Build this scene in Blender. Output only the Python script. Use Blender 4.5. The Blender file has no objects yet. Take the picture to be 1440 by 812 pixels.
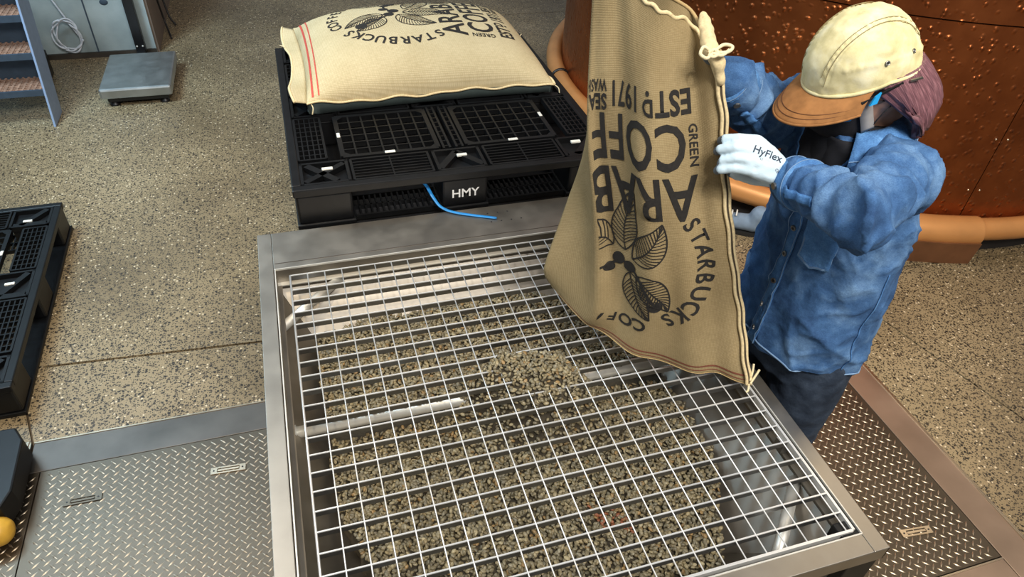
import bpy, bmesh, math, random
import numpy as np
from mathutils import Vector, Matrix, noise
from mathutils.bvhtree import BVHTree
random.seed(7); rng = np.random.default_rng(7)
scene = bpy.context.scene
COL = scene.collection
PI = math.pi

# ------------------------------------------------------------------ camera
CAM = Vector((0.09723, -1.69984, 2.04860))
RIGHT = Vector((0.95560, -0.29026, 0.05077))
DOWN = Vector((-0.15061, -0.62922, -0.76250))
FWD = Vector((0.25326, 0.72100, -0.64500))
FPX = 985.35
cd = bpy.data.cameras.new('camera'); cam = bpy.data.objects.new('camera', cd); COL.objects.link(cam)
cd.sensor_fit = 'HORIZONTAL'; cd.sensor_width = 36.0; cd.lens = FPX / 1440 * 36.0
cd.clip_start = 0.05; cd.clip_end = 100
m = Matrix.Identity(4)
for r in range(3):
    m[r][0] = RIGHT[r]; m[r][1] = -DOWN[r]; m[r][2] = -FWD[r]; m[r][3] = CAM[r]
cam.matrix_world = m
scene.camera = cam

# ------------------------------------------------------------------ world, lights, exposure
world = bpy.data.worlds.new('world'); scene.world = world; world.use_nodes = True
wn = world.node_tree.nodes; wl = world.node_tree.links
bg = wn['Background']; bg.inputs['Color'].default_value = (0.96, 0.96, 0.98, 1); bg.inputs['Strength'].default_value = 0.22

def area_light(name, loc, target, size, power, color, size_y=None, spread=PI):
    d = bpy.data.lights.new(name, 'AREA'); d.energy = power; d.color = color; d.size = size
    d.shape = 'RECTANGLE' if size_y else 'SQUARE'
    if size_y: d.size_y = size_y
    d.spread = spread
    o = bpy.data.objects.new(name, d); COL.objects.link(o); o.location = loc
    o.rotation_euler = (Vector(target) - Vector(loc)).to_track_quat('-Z', 'Y').to_euler()
    return o

def spot_light(name, loc, target, power, color, angle, blend=0.6, radius=0.08):
    d = bpy.data.lights.new(name, 'SPOT'); d.energy = power; d.color = color
    d.spot_size = math.radians(angle); d.spot_blend = blend; d.shadow_soft_size = radius
    o = bpy.data.objects.new(name, d); COL.objects.link(o); o.location = loc
    o.rotation_euler = (Vector(target) - Vector(loc)).to_track_quat('-Z', 'Y').to_euler()
    return o

WARM = (1.0, 0.80, 0.54); NEUT = (1.0, 0.95, 0.88); COOL = (0.50, 0.78, 1.0)
area_light('ceiling_panel_light', (0.9, -3.2, 4.6), (0.6, -0.2, 0.7), 1.6, 215, NEUT, 1.0)
area_light('ceiling_panel_light', (-1.6, 1.2, 4.6), (-0.6, 1.0, 0), 1.2, 70, NEUT)
area_light('ceiling_panel_light', (4.2, 1.0, 4.3), (2.2, -0.6, 0), 1.6, 30, WARM)
spot_light('track_spot_light', (0.4, -0.6, 4.6), (0.8, 1.2, 0.8), 105, NEUT, 52)
spot_light('track_spot_light', (2.0, -2.0, 4.4), (2.8, 0.1, 0.1), 300, WARM, 56)
spot_light('track_spot_light', (-0.6, -0.8, 4.4), (-0.9, 0.5, 0), 250, WARM, 52)
spot_light('track_spot_light', (0.3, -2.4, 4.4), (1.15, -0.6, 1.2), 165, NEUT, 36)
area_light('window_light', (-1.9, 1.5, 3.2), (-1.4, 3.4, 0.3), 1.0, 130, COOL)
spot_light('window_light', (-1.2, 7.5, 4.0), (-0.1, 5.1, 0), 260, COOL, 22, 0.15)
scene.view_settings.view_transform = 'Standard'; scene.view_settings.look = 'None'
scene.view_settings.exposure = 0.0; scene.view_settings.gamma = 1.0
scene.view_settings.use_curve_mapping = False

# ------------------------------------------------------------------ helpers
def srgb(r, g, b):
    f = lambda c: (c / 255 / 12.92) if c / 255 <= 0.04045 else ((c / 255 + 0.055) / 1.055) ** 2.4
    return (f(r), f(g), f(b), 1)

def tag(o, label, cat, group=None, kind=None):
    if label: o['label'] = label
    if cat: o['category'] = cat
    if group: o['group'] = group
    if kind: o['kind'] = kind
    return o

def empty(name, loc=(0, 0, 0)):
    o = bpy.data.objects.new(name, None); o.empty_display_size = 0.05
    COL.objects.link(o); o.location = loc
    return o

def wloc(o):
    v = Vector((0, 0, 0))
    while o is not None:
        v += o.location; o = o.parent
    return v

class MB:
    def __init__(s): s.v = []; s.f = []; s.m = []; s.mi = 0
    def add(s, vs, fs):
        n = len(s.v); s.v += [tuple(p) for p in vs]
        s.f += [tuple(n + i for i in f) for f in fs]; s.m += [s.mi] * len(fs)
    def box(s, x0, x1, y0, y1, z0, z1):
        s.add([(x0, y0, z0), (x1, y0, z0), (x1, y1, z0), (x0, y1, z0), (x0, y0, z1), (x1, y0, z1), (x1, y1, z1), (x0, y1, z1)],
              [(3, 2, 1, 0), (4, 5, 6, 7), (0, 1, 5, 4), (1, 2, 6, 5), (2, 3, 7, 6), (3, 0, 4, 7)])
    def bar(s, a, b, w, h, up=(0, 0, 1)):
        """box beam from a to b, w wide and h high about its axis"""
        a = Vector(a); b = Vector(b); d = (b - a).normalized(); u = Vector(up)
        sd = d.cross(u).normalized() * (w / 2); u = sd.cross(d).normalized() * (h / 2)
        vs = [a - sd - u, a + sd - u, a + sd + u, a - sd + u, b - sd - u, b + sd - u, b + sd + u, b - sd + u]
        s.add(vs, [(0, 1, 2, 3), (7, 6, 5, 4), (0, 4, 5, 1), (1, 5, 6, 2), (2, 6, 7, 3), (3, 7, 4, 0)])
    def tube(s, pts, r, n=8, closed=False, caps=True, flat=1.0, up=None):
        pts = [Vector(p) for p in pts]; k = len(pts)
        rs = r if isinstance(r, (list, tuple)) else [r] * k
        vs = []; pu = None
        for i, p in enumerate(pts):
            if closed: d = pts[(i + 1) % k] - pts[i - 1]
            else: d = pts[min(i + 1, k - 1)] - pts[max(i - 1, 0)]
            if d.length < 1e-9: d = Vector((0, 0, 1))
            d.normalize()
            if up is not None: u = Vector(up)
            elif pu is None: u = Vector((0, 0, 1)) if abs(d.z) < 0.9 else Vector((1, 0, 0))
            else: u = pu
            sd = d.cross(u)
            if sd.length < 1e-6: sd = d.cross(Vector((1, 0.3, 0)))
            sd.normalize(); u = sd.cross(d).normalized(); pu = u
            for j in range(n):
                a = 2 * PI * j / n
                vs.append(p + sd * (math.cos(a) * rs[i]) + u * (math.sin(a) * rs[i] * flat))
        fs = []
        for i in range(k if closed else k - 1):
            b = ((i + 1) % k) * n
            for j in range(n): fs.append((i * n + j, i * n + (j + 1) % n, b + (j + 1) % n, b + j))
        if caps and not closed:
            fs.append(tuple(range(n - 1, -1, -1))); fs.append(tuple((k - 1) * n + j for j in range(n)))
        s.add(vs, fs)
    def prism(s, poly, z0, z1):
        n = len(poly)
        vs = [(x, y, z0) for x, y in poly] + [(x, y, z1) for x, y in poly]
        s.add(vs, [tuple(range(n - 1, -1, -1)), tuple(range(n, 2 * n))] + [(i, (i + 1) % n, n + (i + 1) % n, n + i) for i in range(n)])
    def grid(s, P, flip=False, wrap=False):
        R = len(P); C = len(P[0]); vs = [p for row in P for p in row]; fs = []
        for i in range(R - 1):
            for j in range(C if wrap else C - 1):
                k = (j + 1) % C
                q = (i * C + j, i * C + k, (i + 1) * C + k, (i + 1) * C + j)
                fs.append(q[::-1] if flip else q)
        s.add(vs, fs)
    def ell(s, c, rx, ry, rz, n=12, k=8):
        vs = []; fs = []
        for i in range(k + 1):
            a = PI * i / k
            for j in range(n):
                b = 2 * PI * j / n
                vs.append((c[0] + rx * math.sin(a) * math.cos(b), c[1] + ry * math.sin(a) * math.sin(b), c[2] + rz * math.cos(a)))
        for i in range(k):
            for j in range(n): fs.append((i * n + j, (i + 1) * n + j, (i + 1) * n + (j + 1) % n, i * n + (j + 1) % n))
        s.add(vs, fs)
    def build(s, name, mat, parent=None, smooth=False, bevel=0, local=False):
        me = bpy.data.meshes.new(name)
        off = Vector((0, 0, 0)) if (local or parent is None) else wloc(parent)
        me.from_pydata([(p[0] - off.x, p[1] - off.y, p[2] - off.z) for p in s.v], [], s.f)
        mats = mat if isinstance(mat, (list, tuple)) else [mat]
        for q in mats: me.materials.append(q)
        if len(mats) > 1: me.polygons.foreach_set('material_index', s.m)
        return link(name, me, parent, smooth, bevel)

def link(name, me, parent=None, smooth=False, bevel=0):
    me.validate(); me.update()
    if smooth: me.polygons.foreach_set('use_smooth', [True] * len(me.polygons))
    o = bpy.data.objects.new(name, me); COL.objects.link(o)
    if parent is not None: o.parent = parent
    if bevel:
        b = o.modifiers.new('bevel', 'BEVEL'); b.width = bevel; b.segments = 2; b.limit_method = 'ANGLE'
        b.angle_limit = math.radians(40)
    return o

def copy_tree(o, parent=None):
    c = o.copy(); COL.objects.link(c); c.parent = parent
    for ch in o.children: copy_tree(ch, c)
    return c

def evaluated_mesh(o):
    dg = bpy.context.evaluated_depsgraph_get(); dg.update()
    me = bpy.data.meshes.new_from_object(o.evaluated_get(dg))
    return me

def limb(mb, pts, rs, n=16, flat=1.0, up=None):
    """tapered limb with round ends"""
    pts = [Vector(p) for p in pts]
    d0 = (pts[0] - pts[1]).normalized(); d1 = (pts[-1] - pts[-2]).normalized()
    P = []; R = []
    for a in (1.0, 0.8, 0.45): P.append(pts[0] + d0 * rs[0] * a); R.append(max(rs[0] * math.sqrt(max(0, 1 - a * a)), 1e-4))
    P += pts; R += list(rs)
    for a in (0.45, 0.8, 1.0): P.append(pts[-1] + d1 * rs[-1] * a); R.append(max(rs[-1] * math.sqrt(max(0, 1 - a * a)), 1e-4))
    mb.tube(P, R, n, flat=flat, up=up)

def remeshed(mb, voxel, smooth_it=6, factor=0.5):
    """one continuous surface out of overlapping closed pieces"""
    me = bpy.data.meshes.new('tmp'); me.from_pydata(mb.v, [], mb.f); me.update()
    o = bpy.data.objects.new('tmp', me); COL.objects.link(o)
    r = o.modifiers.new('r', 'REMESH'); r.mode = 'VOXEL'; r.voxel_size = voxel
    s = o.modifiers.new('s', 'SMOOTH'); s.iterations = smooth_it; s.factor = factor
    out = evaluated_mesh(o)
    bpy.data.objects.remove(o); bpy.data.meshes.remove(me)
    return out

def displace(me, fn):
    n = len(me.vertices); co = np.empty(n * 3, np.float32); no = np.empty(n * 3, np.float32)
    me.vertices.foreach_get('co', co); me.vertices.foreach_get('normal', no)
    co = co.reshape(-1, 3); no = no.reshape(-1, 3)
    d = np.array([fn(Vector(c)) for c in co.tolist()], np.float32)
    me.vertices.foreach_set('co', (co + no * d[:, None]).ravel()); me.update()

def bvh_of(me):
    return BVHTree.FromPolygons([v.co.copy() for v in me.vertices], [tuple(p.vertices) for p in me.polygons])

def curve_pts(pts, n=8, closed=False):
    """Catmull-Rom through pts"""
    P = [Vector(p) for p in pts]; k = len(P); out = []
    for i in range(k if closed else k - 1):
        if closed: a, b, c, d = P[i - 1], P[i], P[(i + 1) % k], P[(i + 2) % k]
        else: a, b, c, d = P[max(i - 1, 0)], P[i], P[i + 1], P[min(i + 2, k - 1)]
        for j in range(n):
            t = j / n
            out.append(0.5 * ((2 * b) + (c - a) * t + (2 * a - 5 * b + 4 * c - d) * t * t + (3 * b - 3 * c + d - a) * t ** 3))
    if not closed: out.append(P[-1])
    return out

def text_mesh(body, size, bold=0.0, spacing=1.0, align='LEFT', sx=1.0):
    cu = bpy.data.curves.new('t', 'FONT'); cu.body = body; cu.size = size; cu.offset = bold * size
    cu.space_character = spacing; cu.align_x = align; cu.resolution_u = 3
    o = bpy.data.objects.new('t', cu); COL.objects.link(o)
    me = evaluated_mesh(o)
    bm = bmesh.new(); bm.from_mesh(me)
    bmesh.ops.triangulate(bm, faces=bm.faces[:])
    for v in bm.verts: v.co.x *= sx
    bpy.data.objects.remove(o); bpy.data.meshes.remove(me); bpy.data.curves.remove(cu)
    return bm

def refine(bm, L):
    for _ in range(4):
        es = [e for e in bm.edges if e.calc_length() > L]
        if not es: break
        bmesh.ops.subdivide_edges(bm, edges=es, cuts=1, use_grid_fill=False)
        bmesh.ops.triangulate(bm, faces=[f for f in bm.faces if len(f.verts) > 3])

def bm_object(name, bm, mat, parent):
    me = bpy.data.meshes.new(name); off = wloc(parent) if parent else Vector()
    for v in bm.verts: v.co -= off
    bm.to_mesh(me); bm.free(); me.materials.append(mat)
    return link(name, me, parent)
# ------------------------------------------------------------------ materials
class NT:
    def __init__(s, name):
        s.mat = bpy.data.materials.new(name); s.mat.use_nodes = True
        s.n = s.mat.node_tree.nodes; s.l = s.mat.node_tree.links; s.b = s.n['Principled BSDF']
    def node(s, t, **kw):
        o = s.n.new(t)
        for k, v in kw.items():
            if k in o.inputs: o.inputs[k].default_value = v
            else: setattr(o, k, v)
        return o
    def link(s, a, b): s.l.new(a, b)
    def coord(s, which='Object', scale=(1, 1, 1)):
        tc = s.node('ShaderNodeTexCoord'); mp = s.node('ShaderNodeMapping'); mp.inputs['Scale'].default_value = scale
        s.link(tc.outputs[which], mp.inputs['Vector']); return mp.outputs['Vector']
    def noise(s, vec, scale, detail=3, rough=0.5):
        o = s.node('ShaderNodeTexNoise'); o.inputs['Scale'].default_value = scale; o.inputs['Detail'].default_value = detail
        o.inputs['Roughness'].default_value = rough; s.link(vec, o.inputs['Vector']); return o
    def ramp(s, fac, stops, interp='LINEAR'):
        r = s.node('ShaderNodeValToRGB'); r.color_ramp.interpolation = interp
        e = r.color_ramp.elements
        while len(e) < len(stops): e.new(0.5)
        for i, (p, c) in enumerate(stops): e[i].position = p; e[i].color = c
        s.link(fac, r.inputs['Fac']); return r.outputs['Color']
    def mix(s, fac, a, b, mode='MIX'):
        o = s.node('ShaderNodeMix', data_type='RGBA', blend_type=mode)
        for k, v in ((0, fac), (6, a), (7, b)):
            if hasattr(v, 'is_linked'): s.link(v, o.inputs[k])
            else: o.inputs[k].default_value = v
        return o.outputs[2]
    def bump(s, h, strength=0.3, dist=0.002, prev=None):
        b = s.node('ShaderNodeBump'); b.inputs['Strength'].default_value = strength; b.inputs['Distance'].default_value = dist
        s.link(h, b.inputs['Height'])
        if prev is not None: s.link(prev, b.inputs['Normal'])
        s.link(b.outputs['Normal'], s.b.inputs['Normal']); return b.outputs['Normal']
    def set(s, color=None, rough=None, metal=None, spec=None):
        for k, v in (('Base Color', color), ('Roughness', rough), ('Metallic', metal), ('Specular IOR Level', spec)):
            if v is None: continue
            if hasattr(v, 'is_linked'): s.link(v, s.b.inputs[k])
            else: s.b.inputs[k].default_value = v
        return s.mat

def plain(name, rgb, rough=0.5, metal=0.0, var=0.12, scale=30, spec=0.5):
    t = NT(name); v = t.coord(); n = t.noise(v, scale)
    c = srgb(*rgb)
    lo = tuple(x * (1 - var) for x in c[:3]) + (1,); hi = tuple(min(1, x * (1 + var)) for x in c[:3]) + (1,)
    return t.set(t.ramp(n.outputs['Fac'], [(0.3, lo), (0.7, hi)]), rough, metal, spec)

def steel(name, rgb, rough=0.34, stretch=(1, 40, 40), blotch=0.12, scale=12, metal=1.0):
    t = NT(name); v = t.coord(scale=stretch); n = t.noise(v, 14, 4)
    v2 = t.coord(); n2 = t.noise(v2, scale, 4); c = srgb(*rgb)
    a = tuple(x * (1 - blotch) for x in c[:3]) + (1,); b = tuple(min(1, x * (1 + blotch)) for x in c[:3]) + (1,)
    col = t.ramp(n2.outputs['Fac'], [(0.3, a), (0.7, b)])
    t.bump(n.outputs['Fac'], 0.06, 0.001)
    r = t.node('ShaderNodeMapRange'); r.inputs['To Min'].default_value = rough - 0.08; r.inputs['To Max'].default_value = rough + 0.12
    t.link(n2.outputs['Fac'], r.inputs['Value'])
    return t.set(col, r.outputs['Result'], metal)

M = {}
M['rim'] = steel('rim_steel', (174, 168, 158), 0.42, (3, 40, 40), 0.08)
M['bright_steel'] = steel('bright_steel', (226, 224, 216), 0.42, (40, 2, 40), 0.05, 12, 0.6)
M['chute'] = steel('chute_steel', (156, 150, 140), 0.52, (30, 30, 3), 0.16, 7)
M['wire'] = steel('grating_steel', (232, 232, 230), 0.38, (5, 5, 5), 0.05, 12, 0.55)
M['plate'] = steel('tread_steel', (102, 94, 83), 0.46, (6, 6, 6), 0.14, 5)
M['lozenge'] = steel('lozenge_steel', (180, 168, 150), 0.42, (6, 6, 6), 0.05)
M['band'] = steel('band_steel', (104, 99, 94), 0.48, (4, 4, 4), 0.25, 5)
M['band_lit'] = steel('lit_band_steel', (178, 158, 142), 0.5, (4, 4, 4), 0.14, 5)  # band steel with warm reflected light put into its paler colour
M['handle'] = steel('handle_steel', (212, 196, 172), 0.3, (6, 6, 6), 0.05)
M['dark_steel'] = plain('dark_painted_steel', (34, 34, 36), 0.55)
M['black_plastic'] = plain('black_plastic', (13, 14, 16), 0.42, 0, 0.3, 18, 0.35)
M['black'] = plain('black_paint', (16, 16, 18), 0.4)
M['white_pad'] = plain('white_rubber', (214, 214, 206), 0.6)
M['lettering'] = plain('white_ink', (232, 232, 230), 0.6, 0, 0.02)
M['ink'] = plain('black_ink', (30, 27, 24), 0.85, 0, 0.3, 160)
M['red_ink'] = plain('red_ink', (190, 74, 62), 0.85, 0, 0.2, 120)
M['faded_red_ink'] = plain('faded_red_ink', (120, 68, 50), 0.85, 0, 0.2, 120)
M['glove_ink'] = plain('glove_ink', (48, 56, 72), 0.8)
M['blue_strap'] = plain('blue_plastic', (38, 128, 196), 0.35)
M['string'] = plain('cotton_string', (222, 208, 170), 0.9, 0, 0.1, 200)
M['yellow'] = plain('yellow_paint', (206, 160, 58), 0.45)
M['hair'] = None
M['skin'] = plain('skin', (196, 150, 126), 0.55, 0, 0.06)
M['eye_white'] = plain('eye_white', (220, 216, 210), 0.3)
M['eye_dark'] = plain('eye_dark', (30, 22, 18), 0.2)
M['mask'] = plain('black_cotton', (26, 25, 30), 0.9, 0, 0.25, 220)
M['grey_cloth'] = plain('grey_cloth', (140, 138, 138), 0.9)
M['tee'] = plain('dark_tee', (20, 22, 30), 0.9)
M['blue_tip'] = plain('bright_blue_plastic', (40, 160, 226), 0.35)
M['lens'] = plain('dark_lens', (24, 26, 30), 0.12)
M['sole'] = plain('black_rubber', (22, 22, 22), 0.7)
M['shoe'] = plain('blue_canvas', (112, 130, 150), 0.9)
M['stitch'] = plain('pale_stitching', (116, 146, 180), 0.9)
M['button'] = steel('button_metal', (150, 150, 146), 0.35, (5, 5, 5))
M['bumper'] = plain('bumper_pipe', (206, 146, 88), 0.36, 0.35, 0.1, 6)
M['rubber_base'] = plain('dark_base', (34, 30, 28), 0.7)
M['cable'] = plain('white_cable', (196, 204, 214), 0.5)
M['black_cable'] = plain('black_cable', (18, 17, 17), 0.5)
M['stair_paint'] = plain('stair_paint', (132, 152, 180), 0.5, 0, 0.06)
M['stair_back'] = plain('stair_back', (54, 68, 82), 0.7)
M['tread_wood'] = plain('tread_grating', (150, 116, 96), 0.6, 0, 0.3, 40)
M['joint'] = plain('joint_filler', (84, 70, 52), 0.8)

def terrazzo():
    t = NT('exposed_aggregate_floor'); v = t.coord()
    n0 = t.noise(v, 1.3, 4); n1 = t.noise(v, 260, 2)
    base = t.ramp(n0.outputs['Fac'], [(0.28, srgb(122, 106, 80)), (0.55, srgb(156, 138, 106)), (0.78, srgb(176, 158, 124))])
    base = t.mix(t.ramp(n1.outputs['Fac'], [(0.35, (0.55, 0.55, 0.55, 1)), (0.65, (1.25, 1.25, 1.25, 1))]), (0, 0, 0, 1), base, 'MIX') if False else base
    g = t.ramp(n1.outputs['Fac'], [(0.3, (0.62, 0.62, 0.62, 1)), (0.7, (1.0, 1.0, 1.0, 1))])
    base = t.mix(1.0, base, g, 'MULTIPLY')
    def stones(scale, thr, dens, seedoff):
        mp = t.node('ShaderNodeMapping'); mp.inputs['Location'].default_value = (seedoff, seedoff * 0.7, 0); t.link(v, mp.inputs['Vector'])
        w = t.noise(mp.outputs['Vector'], scale * 1.4, 2); wv = t.node('ShaderNodeVectorMath', operation='MULTIPLY_ADD')
        t.link(w.outputs['Color'], wv.inputs[0]); wv.inputs[1].default_value = (0.5 / scale,) * 3; t.link(mp.outputs['Vector'], wv.inputs[2])
        vo = t.node('ShaderNodeTexVoronoi'); vo.inputs['Scale'].default_value = scale; t.link(wv.outputs[0], vo.inputs['Vector'])
        size = t.ramp(vo.outputs['Distance'], [(thr, (1, 1, 1, 1)), (thr + 0.08, (0, 0, 0, 1))])
        sep = t.node('ShaderNodeSeparateColor'); t.link(vo.outputs['Color'], sep.inputs[0])
        pick = t.ramp(sep.outputs[0], [(dens, (1, 1, 1, 1)), (dens + 0.01, (0, 0, 0, 1))])
        mk = t.mix(1.0, size, pick, 'MULTIPLY'); return mk, sep
    mk, sep = stones(72, 0.34, 0.36, 0)
    tone = t.ramp(sep.outputs[1], [(0.0, srgb(22, 20, 18)), (0.6, srgb(44, 38, 32)), (1.0, srgb(72, 62, 50))])
    c = t.mix(mk, base, tone)
    mk, sep = stones(150, 0.42, 0.62, 3.1)
    c = t.mix(mk, c, t.ramp(sep.outputs[1], [(0.0, srgb(28, 25, 22)), (1.0, srgb(74, 64, 50))]))
    mk, sep = stones(80, 0.30, 0.09, 7.7)
    c = t.mix(mk, c, srgb(206, 190, 160))
    n2 = t.noise(v, 5, 4); rr = t.node('ShaderNodeMapRange'); rr.inputs['To Min'].default_value = 0.26; rr.inputs['To Max'].default_value = 0.55
    t.link(n2.outputs['Fac'], rr.inputs['Value'])
    return t.set(c, rr.outputs['Result'], 0.0, 0.5)
M['floor'] = terrazzo()

def concrete():
    t = NT('cast_concrete'); v = t.coord(); n = t.noise(v, 4, 6); n2 = t.noise(v, 60, 3)
    c = t.ramp(n.outputs['Fac'], [(0.3, srgb(126, 140, 142)), (0.7, srgb(166, 178, 178))])
    t.bump(n2.outputs['Fac'], 0.15, 0.003); return t.set(c, 0.85)
M['concrete'] = concrete()

def burlap(name, a, b, sc):
    t = NT(name); tc = t.node('ShaderNodeTexCoord'); uv = tc.outputs['UV']
    def wave(rot, s):
        mp = t.node('ShaderNodeMapping'); mp.inputs['Rotation'].default_value = (0, 0, rot); t.link(uv, mp.inputs['Vector'])
        w = t.node('ShaderNodeTexWave'); w.inputs['Scale'].default_value = s; w.inputs['Distortion'].default_value = 0.6
        w.inputs['Detail'].default_value = 2; w.inputs['Detail Scale'].default_value = 2.0; t.link(mp.outputs['Vector'], w.inputs['Vector']); return w.outputs['Fac']
    w1 = wave(0, sc); w2 = wave(PI / 2, sc)
    mx = t.node('ShaderNodeMath', operation='MULTIPLY'); t.link(w1, mx.inputs[0]); t.link(w2, mx.inputs[1])
    n = t.noise(uv, 5, 4); n2 = t.noise(uv, 90, 2)
    c = t.ramp(n.outputs['Fac'], [(0.3, srgb(*a)), (0.7, srgb(*b))])
    c = t.mix(0.55, c, t.ramp(mx.outputs[0], [(0.0, (0.62, 0.58, 0.5, 1)), (0.5, (1, 1, 1, 1))]), 'MULTIPLY')
    c = t.mix(0.35, c, t.ramp(n2.outputs['Fac'], [(0.3, (0.7, 0.68, 0.62, 1)), (0.7, (1, 1, 1, 1))]), 'MULTIPLY')
    t.bump(mx.outputs[0], 0.4, 0.0014)
    return t.set(c, 0.92, 0, 0.2)
M['burlap'] = burlap('new_burlap', (198, 183, 146), (214, 200, 164), 70)
M['burlap_worn'] = burlap('worn_burlap', (150, 132, 97), (174, 155, 117), 75)

def denim(name, lo, mid, hi, sc=1.0):
    t = NT(name); v = t.coord()
    n = t.noise(v, 7 * sc, 5, 0.6); n2 = t.noise(t.coord(scale=(1, 1, 3)), 330, 2); n3 = t.noise(v, 28 * sc, 4)
    c = t.ramp(n.outputs['Fac'], [(0.25, srgb(*lo)), (0.5, srgb(*mid)), (0.75, srgb(*hi))])
    c = t.mix(0.5, c, t.ramp(n2.outputs['Fac'], [(0.35, (0.48, 0.54, 0.64, 1)), (0.65, (1.2, 1.2, 1.2, 1))]), 'MULTIPLY')
    c = t.mix(0.4, c, t.ramp(n3.outputs['Fac'], [(0.35, (0.55, 0.62, 0.72, 1)), (0.65, (1.12, 1.12, 1.12, 1))]), 'MULTIPLY')
    t.bump(n3.outputs['Fac'], 0.6, 0.008); return t.set(c, 0.9, 0, 0.2)
M['denim'] = denim('washed_blue_denim', (44, 70, 106), (68, 104, 148), (116, 150, 186))
M['dark_denim'] = denim('dark_navy_denim', (34, 42, 54), (48, 58, 72), (70, 82, 98))

def copper(name, dim):
    t = NT(name); v = t.coord('Object')
    n = t.noise(v, 1.6, 5, 0.6); n2 = t.noise(v, 14, 4)
    c = t.ramp(n.outputs['Fac'], [(0.25, srgb(112, 60, 32)), (0.5, srgb(152, 86, 46)), (0.75, srgb(182, 108, 60))])
    c = t.mix(0.5, c, t.ramp(n2.outputs['Fac'], [(0.3, (0.6, 0.52, 0.48, 1)), (0.7, (1, 1, 1, 1))]), 'MULTIPLY')
    vo = t.node('ShaderNodeTexVoronoi', feature='SMOOTH_F1'); vo.inputs['Scale'].default_value = 29; vo.inputs['Smoothness'].default_value = 0.25
    w = t.noise(v, 3, 2); wv = t.node('ShaderNodeVectorMath', operation='MULTIPLY_ADD'); t.link(w.outputs['Color'], wv.inputs[0])
    wv.inputs[1].default_value = (0.1, 0.1, 0.1); t.link(v, wv.inputs[2]); t.link(wv.outputs[0], vo.inputs['Vector'])
    d = t.ramp(vo.outputs['Distance'], [(0.0, (1, 1, 1, 1)), (0.42, (0, 0, 0, 1))], 'EASE')
    # hammering fades out in soft patches
    nm = t.noise(v, 2.2, 3); mk = t.ramp(nm.outputs['Fac'], [(0.30, (0.6, 0.6, 0.6, 1)), (0.5, (1, 1, 1, 1))])
    h = t.mix(1.0, d, mk, 'MULTIPLY')
    t.bump(h, 0.7, dim)
    return t.set(c, 0.36, 0.85)
M['copper'] = copper('hammered_copper', 0.009)

def hair_mat():
    t = NT('mauve_hair'); tc = t.node('ShaderNodeTexCoord'); mp = t.node('ShaderNodeMapping'); mp.inputs['Scale'].default_value = (70, 1.5, 1)
    t.link(tc.outputs['UV'], mp.inputs['Vector']); n = t.noise(mp.outputs['Vector'], 3, 4); n2 = t.noise(tc.outputs['UV'], 3, 2)
    c = t.ramp(n.outputs['Fac'], [(0.3, srgb(66, 44, 50)), (0.55, srgb(116, 78, 86)), (0.75, srgb(156, 116, 122))])
    t.bump(n.outputs['Fac'], 0.5, 0.003); return t.set(c, 0.42)
M['hair'] = hair_mat()

def cap_mat():
    t = NT('faded_cream_canvas'); v = t.coord(); n = t.noise(v, 22, 5, 0.6); n2 = t.noise(v, 420, 2)
    c = t.ramp(n.outputs['Fac'], [(0.28, srgb(186, 176, 128)), (0.5, srgb(214, 204, 158)), (0.75, srgb(228, 224, 194))])
    t.bump(n2.outputs['Fac'], 0.3, 0.001); return t.set(c, 0.9, 0, 0.2)
M['cap'] = cap_mat()
M['cap_stitch'] = plain('cap_stitching', (140, 128, 90), 0.9)
M['suede'] = plain('tan_suede', (152, 106, 64), 0.85, 0, 0.16, 60, 0.2)
M['suede_stitch'] = plain('brown_stitching', (96, 58, 32), 0.9)

def knit(name, rgb):
    t = NT(name); v = t.coord(); n = t.noise(v, 500, 2); n2 = t.noise(v, 25, 3); c = srgb(*rgb)
    col = t.ramp(n2.outputs['Fac'], [(0.3, tuple(x * .88 for x in c[:3]) + (1,)), (0.7, c)])
    t.bump(n.outputs['Fac'], 0.4, 0.001); return t.set(col, 0.85)
M['glove'] = knit('pale_blue_knit', (206, 228, 240)); M['glove_cuff'] = knit('lilac_white_knit', (216, 214, 226))
M['glove_coat'] = plain('grey_nitrile', (92, 104, 116), 0.6)

def bean_mat():
    t = NT('green_coffee_beans'); a = t.node('ShaderNodeVertexColor'); a.layer_name = 'tint'
    return t.set(a.outputs['Color'], 0.45, 0, 0.5)
M['bean'] = bean_mat()
M['bean_fill'] = plain('bean_fill', (58, 51, 38), 0.9, 0, 0.3, 120)  # shade in the gaps between beans, put into a darker fill colour
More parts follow.
